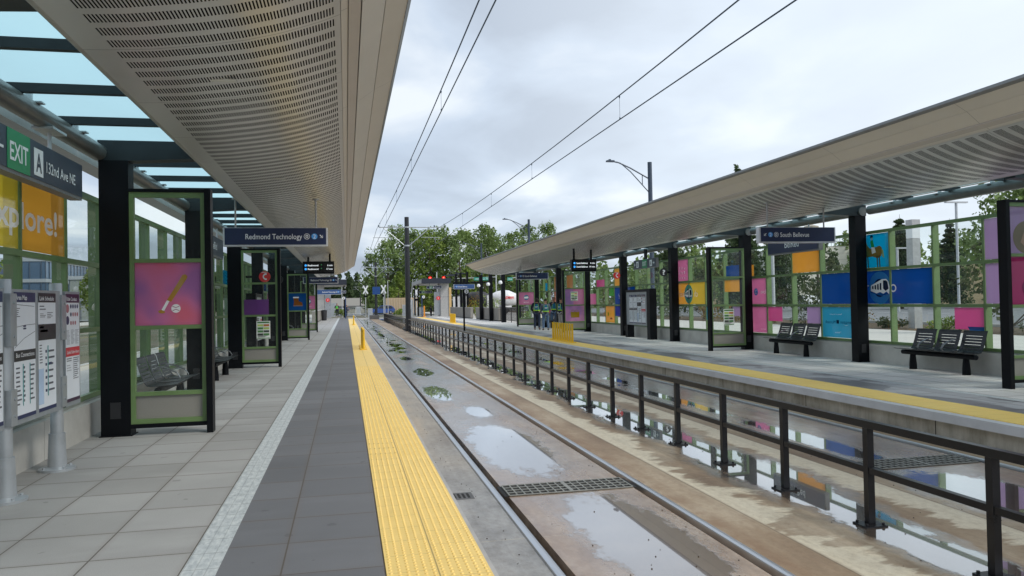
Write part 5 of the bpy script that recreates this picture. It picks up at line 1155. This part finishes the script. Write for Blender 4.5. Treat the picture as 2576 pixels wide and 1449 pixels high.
sh = [(24.6, 21.0, 1.3, .9, LF3), (24.6, 23.4, 1.0, .6, LF5), (24.8, 28.2, 1.1, .5, LF3), (24.4, 31, 1.0, .5, LF5), (24.8, 34.5, 1.6, 1.3, LF4), (24.6, 38, 1.4, 1.3, LF5), (24.7, 42, 1.0, .6, LF3), (24.8, 47, 1.4, 1.2, LF4), (24.9, 50, 1.3, 1.1, LF4), (25, 57, 1.5, .9, LF5), (24.8, 63, 1.6, 1.1, LF3), (24.8, 70, 1.5, 1.1, LF4), (13.9, 80, 1.4, 2.2, LF3), (14.2, 86, 1.6, 2.6, LF4), (14.4, 76, 1.0, 2.0, LF3), (13.2, 57, .8, .8, LF3)]
for i, s in enumerate(sh): shrub(f'{"yellow green" if s[4] is LF3 else "rusty yellow" if s[4] is LF4 else "grey green"} shrub of the bed beyond the right glass, {["first", "second", "third", "fourth", "fifth", "sixth", "seventh", "eighth", "ninth", "tenth", "eleventh", "twelfth", "thirteenth", "fourteenth", "fifteenth", "last"][i]} by distance', *s)
for i, (x, y) in enumerate(((9.3, 121), (8.0, 119), (-1.0, 118))): shrub(['round green bush left of the crossing signals', 'low green bush beside the blue car', 'green bush behind the worker in the green vest'][i], x, y, 1.4, .9, LF3, 14, 'bushes by the crossing', .12)
for i, (x, y, h) in enumerate(((-34, 60, 7), (-36, 88, 8), (-30, 40, 5.5), (-33, 112, 7), (-40, 30, 7))): tree(f'street tree across the left road, {["second", "third", "nearest but one", "farthest", "nearest"][i]}', x, y, h, 5, LF3, .25, 45, 36, .22, 'street trees across the left road', 'street_tree')
# far forest on the hills
cen = []; rad = []
for i in range(420):
    x = rnd.uniform(-150, 25); y = rnd.uniform(330, 420); hh = rnd.uniform(7, 17)*(1.0 if x < 6 else .8)
    for j in range(5): cen.append((x, y, hh*(.25+.18*j))); rad.append(3.0*(1-j*.17))
t = leafmesh(leaves(cen, rad, 16, 1.2, 1.3), 'far_forest', LF2, None); t['kind'] = 'stuff'; t['label'] = 'dark wooded hill at the end of the tracks'; t['category'] = 'forest'
cen = []; rad = []
for i in range(260):
    x = rnd.uniform(60, 150); y = rnd.uniform(150, 200); hh = rnd.uniform(5, 12)
    for j in range(4): cen.append((x, y, hh*(.2+.22*j))); rad.append(3.4*(1-j*.17))
for i in range(60):
    x = rnd.uniform(96, 130); y = rnd.uniform(45, 150); hh = rnd.uniform(4, 8)
    for j in range(4): cen.append((x, y, 6+hh*(.2+.22*j))); rad.append(2.8*(1-j*.17))
t = leafmesh(leaves(cen, rad, 26, .55, 1.3), 'distant_wood', LF1, None); t['kind'] = 'stuff'; t['label'] = 'dense wood on the slope behind the right car park'; t['category'] = 'wood'
# ================================================================ far structures
CW = mat('viaduct_concrete', (.45, .43, .40), .8)
t = thing('viaduct', 'pale concrete viaduct wall crossing at the end of the tracks', 'bridge', (-8, 250, -.3)); MB().box(-30, 14, 0, 1, 1.6, 4.0).build('parapet', CW, t); MB().box(-30, 14, -.2, 1.2, 1.2, 1.59).build('deck_edge', mat('deck_dark', (.2, .2, .2), .8), t)
for i in range(6): MB().box(-28+i*8, -27+i*8, .1, .9, 0, 1.19).build('pier', CW, t)
t = thing('slatted_building', 'low tan building with vertical slats behind the blue car', 'building', (10.4, 152, -.35)); MB().box(-2.8, 3.4, 0, 6, 0, 3.1).build('wall', mat('tan_cladding', (.50, .38, .24), .7), t); b = MB()
for i in range(12): b.box(-2.8+i*.5, -2.72+i*.5, -.08, -.005, .2, 3.0)
b.build('slats', mat('tan_slat', (.62, .50, .34), .7), t); MB().box(1.2, 2.4, -.04, -.004, .1, 2.1).build('door', BLK, t)
OFB = mat('office_glass', (.12, .19, .28), .12, .2); OFS = mat('office_spandrel', (.38, .42, .45), .5); OFD = mat('office_dark_band', (.08, .11, .15), .3)
def office(label, x, y, w, d, n, fh=3.0, m=OFB):
    t = thing('office_building', label, 'building', (x, y, -.1), 0, 'office blocks across the left road'); MB().box(0, w, 0, d, 0, n*fh).build('facade', m, t)
    for i in range(n+1): MB().box(-.15, w+.15, -.15, d+.15, i*fh-.25 if i else .05, i*fh+.25).build('floor_band', OFS, t)
    b = MB()
    for i in range(int(w/1.5)+1): b.box(i*1.5-.05, i*1.5+.05, -.12, -.002, .3, n*fh)
    for i in range(int(d/1.5)+1): b.box(w+.002, w+.12, i*1.5-.05, i*1.5+.05, .3, n*fh)
    b.build('mullions', OFD, t)
office('blue glass office block behind the area map sign', -62, 122, 20, 22, 3); office('pale stepped office block behind the nearest left column', -39.5, 124, 8.5, 26, 2, 3.2, mat('office_pale', (.30, .33, .31), .3)); office('broad glass office block far along the left road', -60, 80, 16, 30, 3, 3.0)
office('low white office seen between the left columns', -50, 168, 18, 20, 3, 3.3, MATS['office_pale'])
t = thing('silo_plant', 'tall cream industrial silo building above the right glass wall', 'industrial building', (72, 104, 0)); CRM = mat('cream_sheet', (.68, .66, .58), .7, 0, .3, .06, .4)
MB().box(-6, 6, 0, 12, 0, 9.0).build('tower', CRM, t); b = MB()
for i in range(9): b.box(-6, 6, -.04, -.003, .95+i, 1.0+i)
b.build('sheet_seams', mat('seam_grey', (.5, .49, .44), .7), t); MB().lathe([(1.6, 9.01), (1.6, 10.6), (1.1, 11.3), (1.1, 12.3), (0, 12.6)], (-1.5, 3, 0), 16).build('cyclone', mat('weathered_metal', (.42, .38, .30), .7), t); b = MB()
for i in range(10): b.box(.5+i*.5, .54+i*.5, 1, 1.04, 9.01, 10.4)
b.box(.5, 5.5, .98, 1.06, 10.4, 10.5).box(.5, 5.5, .98, 1.06, 9.7, 9.76); b.build('roof_railing', BLK, t)
MB().box(3.2, 3.7, -2, -1.5, 0, 13.5).build('stack_pole', mat('rust_pole', (.16, .11, .08), .8), t)
MB().box(-3, 2, -1.8, -.05, 0, 2.3).build('annex', mat('annex_blue_grey', (.30, .36, .40), .6), t)
# lamps & totem beyond the right glass
LW = mat('lamp_pole_white', (.55, .57, .58), .45, .1)
def tlamp(label, x, y, h, one=True):
    t = thing('street_light', label, 'street light', (x, y, 0), 0, 'pale parking lamps'); MB().tube([(0, 0, 0), (0, 0, h)], .11, 10).build('pole', LW, t); MB().box(-1.1 if not one else -.15, 1.1, -.14, .14, h, h+.12).build('lamp_head', LW, t)
tlamp('pale lamp post seen between the clear screen and the orange panel', 29.8, 50, 6.2); tlamp('twin headed pale lamp post above the nearest right bench', 50, 52, 7.4, False); tlamp('pale lamp post near the right photo edge', 60, 58, 7.0, False); tlamp('pale lamp post left of the grey totem', 48, 60, 5.6); tlamp('tallest pale lamp behind the grey totem', 52, 57.5, 9.4, False)
t = thing('totem', 'grey rectangular station totem rising above the right glass wall', 'totem', (25.0, 30.2, 0)); MB().box(-.2, .2, -.2, .2, 0, 4.05).build('pillar', mat('totem_grey', (.40, .41, .41), .6), t); MB().box(-.2, .2, -.2, .2, 4.06, 4.62).build('lamp_box', WHT, t); MB().box(-.21, .21, -.21, .21, 4.63, 4.9).build('cap', MATS['totem_grey'], t)
def streetlamp(label, x, y, h, arm):
    t = thing('street_lamp', label, 'street lamp', (x, y, 0), 0, 'tall curved arm street lamps'); D = mat('lamp_post_dark', (.05, .07, .10), .45, .2)
    MB().lathe([(.2, 0), (.13, .5), (.12, h), (0, h+.02)], (0, 0, 0), 12).build('pole', D, t, smooth=True)
    MB().tube([(0, 0, h-.95), (-arm*.45, 0, h-.35), (-arm*.72, 0, h-.06), (-arm*.85, 0, h)], .04, 8).tube([(0, 0, h-1.75), (-arm*.28, 0, h-1.0), (-arm*.45, 0, h-.55), (-arm*.66, 0, h-.12)], .03, 8).tube([(-arm*.18, 0, h-.75), (-arm*.18, 0, h-1.28)], .025, 6).build('arm', D, t, smooth=True)
    MB().box(-arm-.0, -arm*.83, -.12, .12, h-.03, h+.05).box(-arm*.95, -arm*.9, -.03, .03, h+.051, h+.12).build('lamp_head', D, t)
streetlamp('nearest tall street lamp with a curved arm above the right canopy', 16.5, 40, 9.12, 2.5); streetlamp('second street lamp with a curved arm before the poplars', 17.95, 75, 9.75, 2.65); streetlamp('third street lamp rising behind the tip of the right canopy', 19.2, 110, 10.1, 2.7)
# crossing equipment
REDL = emis('signal_red_glow', (1, .02, .01), 1.3); REDC = emis('signal_red_core', (1, .25, .15), 2.2)
def signal(label, x, y, z, n=2):
    t = thing('crossing_signal', label, 'crossing signal', (x, y, -.33), 0, 'crossing signals'); MB().tube([(0, 0, 0), (0, 0, z+1.2)], .07, 10).build('pole', LW, t); MB().box(-1.05, 1.05, -.03, .03, z+.28, z+.36).build('cross_bar', BLK, t)
    for sx in (-.95, .95):
        hd = MB().disc((sx, -.1, z+.33), .36, YN, .04, 20).build('target_board', BLK, t); MB().disc((sx, -.13, z+.33), .24, YN, .02, 18).build('lamp_lens', REDL, hd); MB().disc((sx, -.145, z+.33), .10, YN, .01, 14).build('lamp_core', REDC, hd)
    return t
signal('pair of lit red crossing lights above the right shelter roof', 12.45, 108, 5.05)
def crossbuck(label, x, y, z):
    t = thing('crossbuck', label, 'crossing sign', (x, y, -.33), 0, 'railroad crossbucks'); MB().tube([(0, 0, 0), (0, 0, z)], .06, 8).build('pole', LW, t)
    for s in (1, -1):
        Mx = Matrix.Rotation(s*R(62), 4, 'Y'); MB().box(-.75, .75, -.012, .012, -.11, .11, Matrix.Translation((0, -.09-.013*s, z-.3)) @ Mx).build('sign_blade', WHT, t)
    MB().box(-.3, .3, -.12, -.08, z-1.5, z-1.2).build('light_bar', BLK, t)
crossbuck('white crossbuck left of the right shelter roof', 9.9, 112, 3.8); crossbuck('white crossbuck left of the second mast', 3.1, 128, 4.6); crossbuck('white crossbuck right of the second mast', 5.9, 126, 4.6)
for i, (x, y, w, h) in enumerate(((8.3, 112, .8, 1.7), (9.2, 113, .6, 2.4), (2.0, 132, .7, 1.5), (11.0, 118, .9, 1.3), (-1.9, 122, .9, 2.2), (3.2, 108, .6, 1.3))):
    t = thing('equipment_cabinet', ['silver cabinet right of the blue car', 'tall silver cabinet beside the crossing gate', 'small silver cabinet at the left of the crossing', 'squat silver cabinet under the shelter edge', 'silver cabinet behind the worker in the green vest', 'grey cabinet beside the second mast'][i], 'cabinet', (x, y, -.33), 0, 'crossing cabinets'); MB().box(-w/2, w/2, -.3, .3, .1, h).build('case', LW, t); MB().box(-w/2-.05, w/2+.05, -.35, .35, h+.002, h+.06).build('lid', LW, t); MB().box(-w/2+.05, w/2-.05, -.32, -.305, .2, h-.1).build('door', SILV, t)
for i, (x, y, h) in enumerate(((8.1, 108, 8.6), (5.6, 116, 4.2), (8.9, 104, 3.0), (-.6, 118, 5.0), (6.9, 132, 5.5), (4.6, 60.5, 5.2))):
    tag(MB().tube([(x, y, -.33), (x, y, h)], .05 if i != 5 else .07, 8).build('slim_pole', LW), ['tall slim white pole in front of the poplars', 'slim white pole right of the second mast', 'short white pole near the fence end', 'slim white pole above the worker', 'slim white pole behind the blue car', 'pale grey pole just behind the tall mast'][i], 'pole', 'slim poles by the crossing')
t = thing('crossing_gate', 'raised white crossing gate arms beside the silver cabinets', 'crossing gate', (8.9, 110, -.33)); MB().box(-.25, .25, -.2, .2, 0, 1.2).build('gate_machine', SILV, t); MB().tube([(0, 0, 1.0), (.35, 0, 5.4)], [.05, .02], 6).build('gate_arm', WHT, t); MB().box(-.35, -.2, -.4, .4, .8, 1.5).build('counterweight', BLK, t)
TEALS = mat('street_sign_teal', (.02, .30, .22), .5)
for lab, x, y, z, w in (('wide green street name sign behind the right light columns', 18.2, 104, 4.55, 2.3), ('small green street name sign near the second right light column', 20.8, 98, 4.3, .7)):
    t = thing('street_sign', lab, 'street sign', (x, y, z), 0, 'green street name signs'); MB().box(-w/2, w/2, -.02, .02, 0, .42).build('blade', TEALS, t); txt('130th Ave NE' if w > 1 else '130th', SW, t, (0, -.025, .21), XP, ZP, .2, w*.85, 'C', vc=True)
    MB().tube([(-3.5 if w > 1 else 0, .1, .3), (w/2+.8, .1, .45)], .05, 6).tube([(w/2+.8, .1, -z), (w/2+.8, .1, .9)], .08, 8).build('mast_arm', LW, t)
tag(MB().box(3.5-.6, 3.5+.6, 100, 101.6, -.33, .18).build('concrete_ramp', MATS['cast_iron']), 'low dark block in front of the end of the fence', 'block')
# ================================================================ vehicles
GLS = mat('car_glass', (.015, .02, .025), .08); TYR = mat('tyre', (.015, .015, .015), .7); RIM = mat('alloy_rim', (.4, .41, .42), .35, .6)
def car(label, x, y, z, rz, m, suv=True, group='vehicles parked beyond the right wall'):
    t = thing('parked_car', label, 'car', (x, y, z), rz, group); h = 1.0 if suv else .85; top = 1.66 if suv else 1.42
    side = [(-2.28, .42), (-2.3, .75), (-2.2, h-.02), (-1.15, h+.04), (-.55, top-.05), (-.2, top), (1.1, top), (1.65, top-.1), (2.15, h+.05), (2.27, .8), (2.25, .42), (1.75, .25), (-1.8, .25)]
    rings = []
    for yy, f_, zz in ((-.9, .97, 0), (-.84, 1, 0), (.84, 1, 0), (.9, .97, 0)):
        rings.append([(px*f_, yy if pz < h+.1 else yy*.80, pz) for px, pz in side])
    MB().skin(rings).build('body', m, t, smooth=True)
    for s in (-1, 1):
        b = MB(); yy = s*.842
        def W(p): return [(a, s*(.902-.14*(c-h)/(top-h)), c) for a, c in p]
        b.poly(W([(-1.0, h+.08), (-.5, top-.12), (.15, top-.09), (.15, h+.08)])); b.poly(W([(.22, h+.08), (.22, top-.09), (1.1, top-.09), (1.1, h+.08)])); b.poly(W([(1.16, h+.08), (1.16, top-.09), (1.5, top-.15), (1.8, h+.08)])); b.build('side_windows', GLS, t, fix=False)
        for wx in (-1.42, 1.38):
            w_ = MB().tube([(wx, s*.70, .34), (wx, s*.915, .34)], .34, 20).build('wheel', TYR, t); b = MB().disc((wx, s*.922, .34), .2, YP, .01, 16); b.build('rim', RIM, w_)
    MB().box(2.2, 2.29, -.8, -.62, .78, .95).build('tail_light', REDS, t); MB().box(2.2, 2.29, .62, .8, .78, .95).build('tail_light', REDS, t); MB().box(-2.3, -2.2, -.78, -.5, .68, .8).build('headlight', WHT, t); MB().box(-2.3, -2.2, .5, .78, .68, .8).build('headlight', WHT, t)
    return t
BLUC = mat('blue_car_paint', (.05, .10, .30), .22, .3); DKC = mat('dark_car_paint', (.015, .02, .05), .25, .2); WHC = mat('white_car_paint', (.7, .7, .7), .25); SLC = mat('silver_car_paint', (.4, .42, .44), .3, .4)
car('blue hatchback crossing the tracks behind the second mast', 6.9, 150, -.34, 0, BLUC, True, 'cars on the cross street')
for i, (x, y, m, l_) in enumerate(((46, 86, DKC, 'dark blue car with silver wheels under the mirrored choices panel'), (44, 93, SLC, 'silver car parked just past the dark blue car'), (41, 100, WHC, 'white car seen right of the information board'), (50, 77, WHC, 'white car seen through the clear leaning screen'), (36, 96, DKC, 'dark car seen over the orange leaf panel'))): car(l_, x, y, 0, R(90+(-8)), m, i != 1)
car('grey car far behind the crossing, left of the third mast', -1.5, 205, -.3, 0, DKC, False, 'cars on the cross street')
t = thing('white_bus', 'white shuttle bus beyond the pine on the right', 'bus', (66, 55, .05), R(70)); MB().prism([(-4.5, .4), (4.5, .4), (4.6, 1.8), (4.2, 2.9), (-4.4, 2.9), (-4.6, 2.2)], 1, -1.15, 1.15).build('body', WHC, t); b = MB()
for i in range(6): b.box(-4.0+i*1.3, -2.9+i*1.3, -1.165, -1.152, 1.6, 2.4)
b.build('side_windows', GLS, t)
for wx in (-2.8, 2.8): MB().tube([(wx, -1.16, .45), (wx, 1.16, .45)], .45, 16).build('axle_wheels', TYR, t)
def mixer(label, x, y, drum, s=1.0, text=None):
    t = thing('mixer_truck', label, 'mixer truck', (x, y, 0.1), R(180), 'concrete mixer trucks'); t.scale = (.78,)*3; MB().lathe([(.3, -2.2), (.9, -1.6), (1.25, -.2), (1.2, .5), (.8, 1.7), (.35, 2.3)], (0, 0, 0), 22).build('drum', drum, t, smooth=True)
    d_ = t.children[0]; d_.rotation_euler = (0, R(80), 0); d_.location = (.2, 0, 2.5)
    MB().box(-3.8, 3.4, -.5, .5, .7, 1.0).build('chassis', MATS['cast_iron'], t); MB().prism([(-4.9, .6), (-4.9, 1.7), (-4.4, 2.7), (-3.2, 2.7), (-3.2, .6)], 1, -1.15, 1.15).build('cab', WHC, t); MB().box(2.6, 3.3, -.3, .3, 1.0, 3.0).build('chute_frame', WHC, t)
    for wx in (-4, .6, 1.8, 2.9): MB().tube([(wx, -1.2, .5), (wx, 1.2, .5)], .5, 14).build('axle_wheels', TYR, t)
    if text: txt(text, REDS, t, (.2, 1.28, 2.55), XN, ZP, .42, 1.9, 'C', vc=True, bold=.03)
    return t
mixer('white concrete mixer truck with red lettering on its drum', 19.6, 94, WHC, text='CADMAN')
for i, (x, y) in enumerate(((17.6, 101), (17.6, 106), (17.8, 112))): mixer(['dark drummed mixer truck next to the white one', 'dark drummed mixer truck in the middle of the row', 'dark drummed mixer truck farthest back in the row'][i], x, y, mat('drum_dark', (.04, .04, .045), .6, 0, .4, .4, 3))
# ================================================================ people
def skinmesh(J, E, name, m, parent, sub=1):
    me = bpy.data.meshes.new(name); me.from_pydata([j[:3] for j in J], E, []); o = bpy.data.objects.new(name, me); COL.objects.link(o)
    md = o.modifiers.new('s', 'SKIN'); o.data.skin_vertices[0].data[0].use_root = True
    for i, j in enumerate(J): o.data.skin_vertices[0].data[i].radius = (j[3], j[4] if len(j) > 4 else j[3])
    if sub: sm = o.modifiers.new('u', 'SUBSURF'); sm.levels = sub; sm.render_levels = sub
    dg = bpy.context.evaluated_depsgraph_get(); r = bpy.data.meshes.new_from_object(o.evaluated_get(dg)); bpy.data.objects.remove(o); r.materials.clear(); r.materials.append(m); r.polygons.foreach_set('use_smooth', [True]*len(r.polygons))
    q = bpy.data.objects.new(name, r); COL.objects.link(q); q.parent = parent; return q
SK = mat('skin', (.42, .24, .16), .6)
def person(label, x, y, z, face, h, top, legs, vest, hair, arms='front', hood=False, stripe=None, stance=.1, bag=False):
    """faces angle 'face' (deg, 0 = +y). """
    t = thing('person', label, 'person', (x, y, z), R(-face)); s = h/1.75; t.scale = (s*1.14, s*1.12, s)
    A = {'front': [(.235, .03, 1.16), (.16, .24, 1.12)], 'down': [(.25, -.02, 1.14), (.25, .05, .90)], 'pocket': [(.27, -.03, 1.15), (.17, .10, .98)], 'face': [(.24, .10, 1.17), (.10, .26, 1.38)]}
    aL = A[arms if isinstance(arms, str) else arms[0]]; aR = A[arms if isinstance(arms, str) else arms[1]]
    st = stance
    J = [(0, 0, .96, .12, .10), (0, 0, 1.15, .115, .09), (0, 0, 1.34, .14, .10), (0, 0, 1.46, .09, .07), (0, .01, 1.51, .05), (0, .02, 1.58, .068, .08), (0, .02, 1.66, .082, .096), (0, .01, 1.73, .05, .06),
         (-.18, 0, 1.42, .055), (-aL[0][0], aL[0][1], aL[0][2], .042), (-aL[1][0], aL[1][1], aL[1][2], .027), (.18, 0, 1.42, .055), (aR[0][0], aR[0][1], aR[0][2], .042), (aR[1][0], aR[1][1], aR[1][2], .027),
         (-.09, 0, .88, .085), (-st, .02, .50, .058), (-st-.01, -.03, .09, .042), (-st-.02, .12, .03, .03), (.09, 0, .88, .085), (st, .02, .50, .058), (st+.01, -.03, .09, .042), (st+.02, .12, .03, .03)]
    E = [(0, 1), (1, 2), (2, 3), (3, 4), (4, 5), (5, 6), (6, 7), (2, 8), (8, 9), (9, 10), (2, 11), (11, 12), (12, 13), (0, 14), (14, 15), (15, 16), (16, 17), (0, 18), (18, 19), (19, 20), (20, 21)]
    for sgn, w_ in ((-1, 10), (1, 13)):   # hands: palm + five fingers
        wx, wy, wz = J[w_][:3]; e = J[w_-1]; d = Vector((wx-e[0], wy-e[1], wz-e[2])).normalized(); pl = Vector((wx, wy, wz))+d*.06; J.append((*pl, .026)); pi = len(J)-1; E.append((w_, pi)); sd = d.cross(Vector((0, 0, 1)) if abs(d.z) < .9 else Vector((0, 1, 0))).normalized()
        for q, (of, ln) in enumerate(((-.027, .06), (-.009, .07), (.009, .066), (.026, .05))): p = pl+sd*of+d*.02; J.append((*p, .0085)); J.append((*(p+d*ln+Vector((0, 0, -.012))), .007)); E += [(pi, len(J)-2), (len(J)-2, len(J)-1)]
        p = Vector((wx, wy, wz))+d*.03+sd*(-.035); J.append((*p, .010)); J.append((*(p+d*.04-sd*.012), .008)); E += [(pi, len(J)-2), (len(J)-2, len(J)-1)]
    skinmesh(J, E, 'body', SK, t)
    g = .016; jr = [0, 1, 2, 3, 8, 9, 10, 11, 12, 13]; mp = {a: i for i, a in enumerate(jr)}
    Jt = [tuple(J[a][:3])+tuple(r+g*(1.6 if a < 3 else 1) for r in (J[a][3:] if len(J[a]) > 4 else (J[a][3], J[a][3]))) for a in jr]; Jt.append((0, 0, .86, .135, .11)); 
    skinmesh(Jt, [(mp[a], mp[b_]) for a, b_ in E if a in mp and b_ in mp]+[(0, len(Jt)-1)], 'jacket', top, t)
    jr = [0, 14, 15, 16, 18, 19, 20]; mp = {a: i for i, a in enumerate(jr)}; Jl = [tuple(J[a][:3])+tuple(r+.014 for r in (J[a][3:] if len(J[a]) > 4 else (J[a][3], J[a][3]))) for a in jr]; skinmesh(Jl, [(mp[a], mp[b_]) for a, b_ in E if a in mp and b_ in mp], 'trousers', legs, t)
    for q in (16, 20): skinmesh([(J[q][0], J[q][1]-.02, .05, .045), (J[q+1][0], J[q+1][1]+.02, .035, .04, .035)], [(0, 1)], 'shoe', MATS['tyre'], t)
    if vest: 
        v = skinmesh([(0, 0, .98, .17, .14), (0, 0, 1.15, .165, .135), (0, 0, 1.33, .19, .145), (0, 0, 1.43, .16, .12)], [(0, 1), (1, 2), (2, 3)], 'vest', vest, t)
        if stripe:
            MB().skin([[(.170*math.cos(a_*math.pi/12), .142*math.sin(a_*math.pi/12), zz) for a_ in range(24)] for zz in (1.04, 1.09)], cap=False).build('reflective_band', stripe, v)
            for q in (-.1, .1): MB().tube([(q, .145, 1.1), (q*.9, .12, 1.42), (q*.9, -.12, 1.42), (q, -.145, 1.1)], .008, 5).build('shoulder_band', stripe, v)
            txt('Staff', SW, v, (.0, -.150, 1.24), XP, ZP, .045, .16, 'C') if False else MB().box(-.07, .07, -.152, -.146, 1.24, 1.27).box(-.05, .05, -.152, -.146, 1.20, 1.215).build('back_print', SW, v)
    if hood: skinmesh([(0, -.02, 1.50, .105, .1), (0, -.005, 1.60, .105, .105), (0, .0, 1.69, .10, .105), (0, -.01, 1.745, .06)], [(0, 1), (1, 2), (2, 3)], 'hood', hair, t)
    else: skinmesh([(0, -.03, 1.62, .075, .07), (0, -.015, 1.70, .092, .10), (0, .01, 1.745, .062, .07)], [(0, 1), (1, 2)], 'hair', hair, t)
    b = MB().lathe([(.0, -.012), (.010, 0), (0, .012)], (-.03, .107, 1.655), 8).lathe([(.0, -.012), (.010, 0), (0, .012)], (.03, .107, 1.655), 8); b.build('eyes', MATS['tyre'], t)
    MB().skin([[(-.012, .098, 1.60), (.012, .098, 1.60), (.0, .128, 1.603)], [(-.006, .10, 1.65), (.006, .10, 1.65), (0, .105, 1.652)]]).build('nose', SK, t); MB().box(-.025, .025, .09, .106, 1.565, 1.572).build('mouth', mat('lips', (.30, .10, .08), .6), t)
    for q in (-1, 1): MB().disc((q*.085, .01, 1.64), .024, XP, .012, 8).build('ear', SK, t)
    if bag: skinmesh([(-.02, -.17, .92, .11, .07), (0, -.17, 1.02, .08, .06)], [(0, 1)], 'waist_bag', MATS['tyre'], t)
    return t
VB = mat('staff_vest_teal', (.01, .17, .30), .7); HV = mat('hi_vis_lime', (.45, .85, .05), .6); NV = mat('dark_jacket', (.015, .02, .035), .85); GJ = mat('grey_jacket', (.14, .16, .20), .85); JN = mat('denim', (.12, .19, .30), .9); JD = mat('dark_denim', (.03, .045, .08), .9); KH = mat('light_trousers', (.42, .40, .38), .9); HB = mat('hair_dark', (.02, .015, .012), .8); HVG = mat('hi_vis_green', (.08, .55, .10), .6)
person('person in a dark hood and teal vest standing left of the group', 10.22, 41.2, 0, 25, 1.76, NV, JD, VB, HB, 'pocket', True, HV)
person('person in a grey jacket and teal vest with a waist bag seen from behind', 10.42, 40.1, 0, 5, 1.68, GJ, JN, VB, HB, 'front', False, HV, .11, True)
person('person in a teal vest and jeans facing the camera with a hand raised', 11.75, 43.3, 0, 190, 1.78, NV, JN, VB, HB, ('pocket', 'face'), False, HV)
person('person in a teal vest and light trousers half hidden by the screen post', 11.70, 41.6, 0, 60, 1.72, NV, KH, VB, HB, 'front', False, HV)
person('worker in a bright green vest standing beyond the left platform end', -1.22, 106, 0.0, 180, 1.78, NV, NV, HVG, HB, 'front', False, HV)
person('person in dark clothes partly hidden by the navy marker post', .05, 104, -.05, 90, 1.6, NV, JD, None, HB, 'down')
person('person in black leaning under the right shelter roof', 10.0, 93.5, -.35, 90, 1.7, NV, NV, None, HB, 'down', True)
t = thing('leaflet_stand', 'tilted leaflet stand with white pages behind the staff', 'leaflet stand', (12.0-.35, 45.2, 0)); MB().tube([(0, 0, 0), (0, 0, .75)], .07, 10).build('leg', BLK, t); Mx = Matrix.Translation((0, 0, 1.0)) @ Matrix.Rotation(R(-18), 4, 'Y') ; MB().box(-.22, .22, -.02, .02, -.35, .4, Mx).build('board', BLK, t); b = MB()
for r_ in range(6): b.box(-.17, .17, -.026, -.021, -.29+r_*.11, -.22+r_*.11, Mx)
b.build('pages', PAP, t)
# small station things: bracket clips on the rails, debris on the track
b = MB()
for i in range(300):
    x = rnd.choice([rnd.gauss(4.2, .25), rnd.gauss(1.15, .15), rnd.uniform(1.5, 2.8), rnd.uniform(5.2, 5.5)]); y = 4.3+rnd.random()**1.6*24; r_ = rnd.uniform(.003, .007)
    if .9 < x < 7.6 and not any(abs(x-q) < .1 for q in RAILX): b.lathe([(r_, 0), (r_*.8, r_*.8), (0, r_)], (x, y, -.329), 5)
g = b.build('track_debris', mat('debris', (.07, .055, .045), .8)); g['kind'] = 'stuff'; g['label'] = 'small pebbles and leaf litter scattered over the wet track slab'; g['category'] = 'debris'
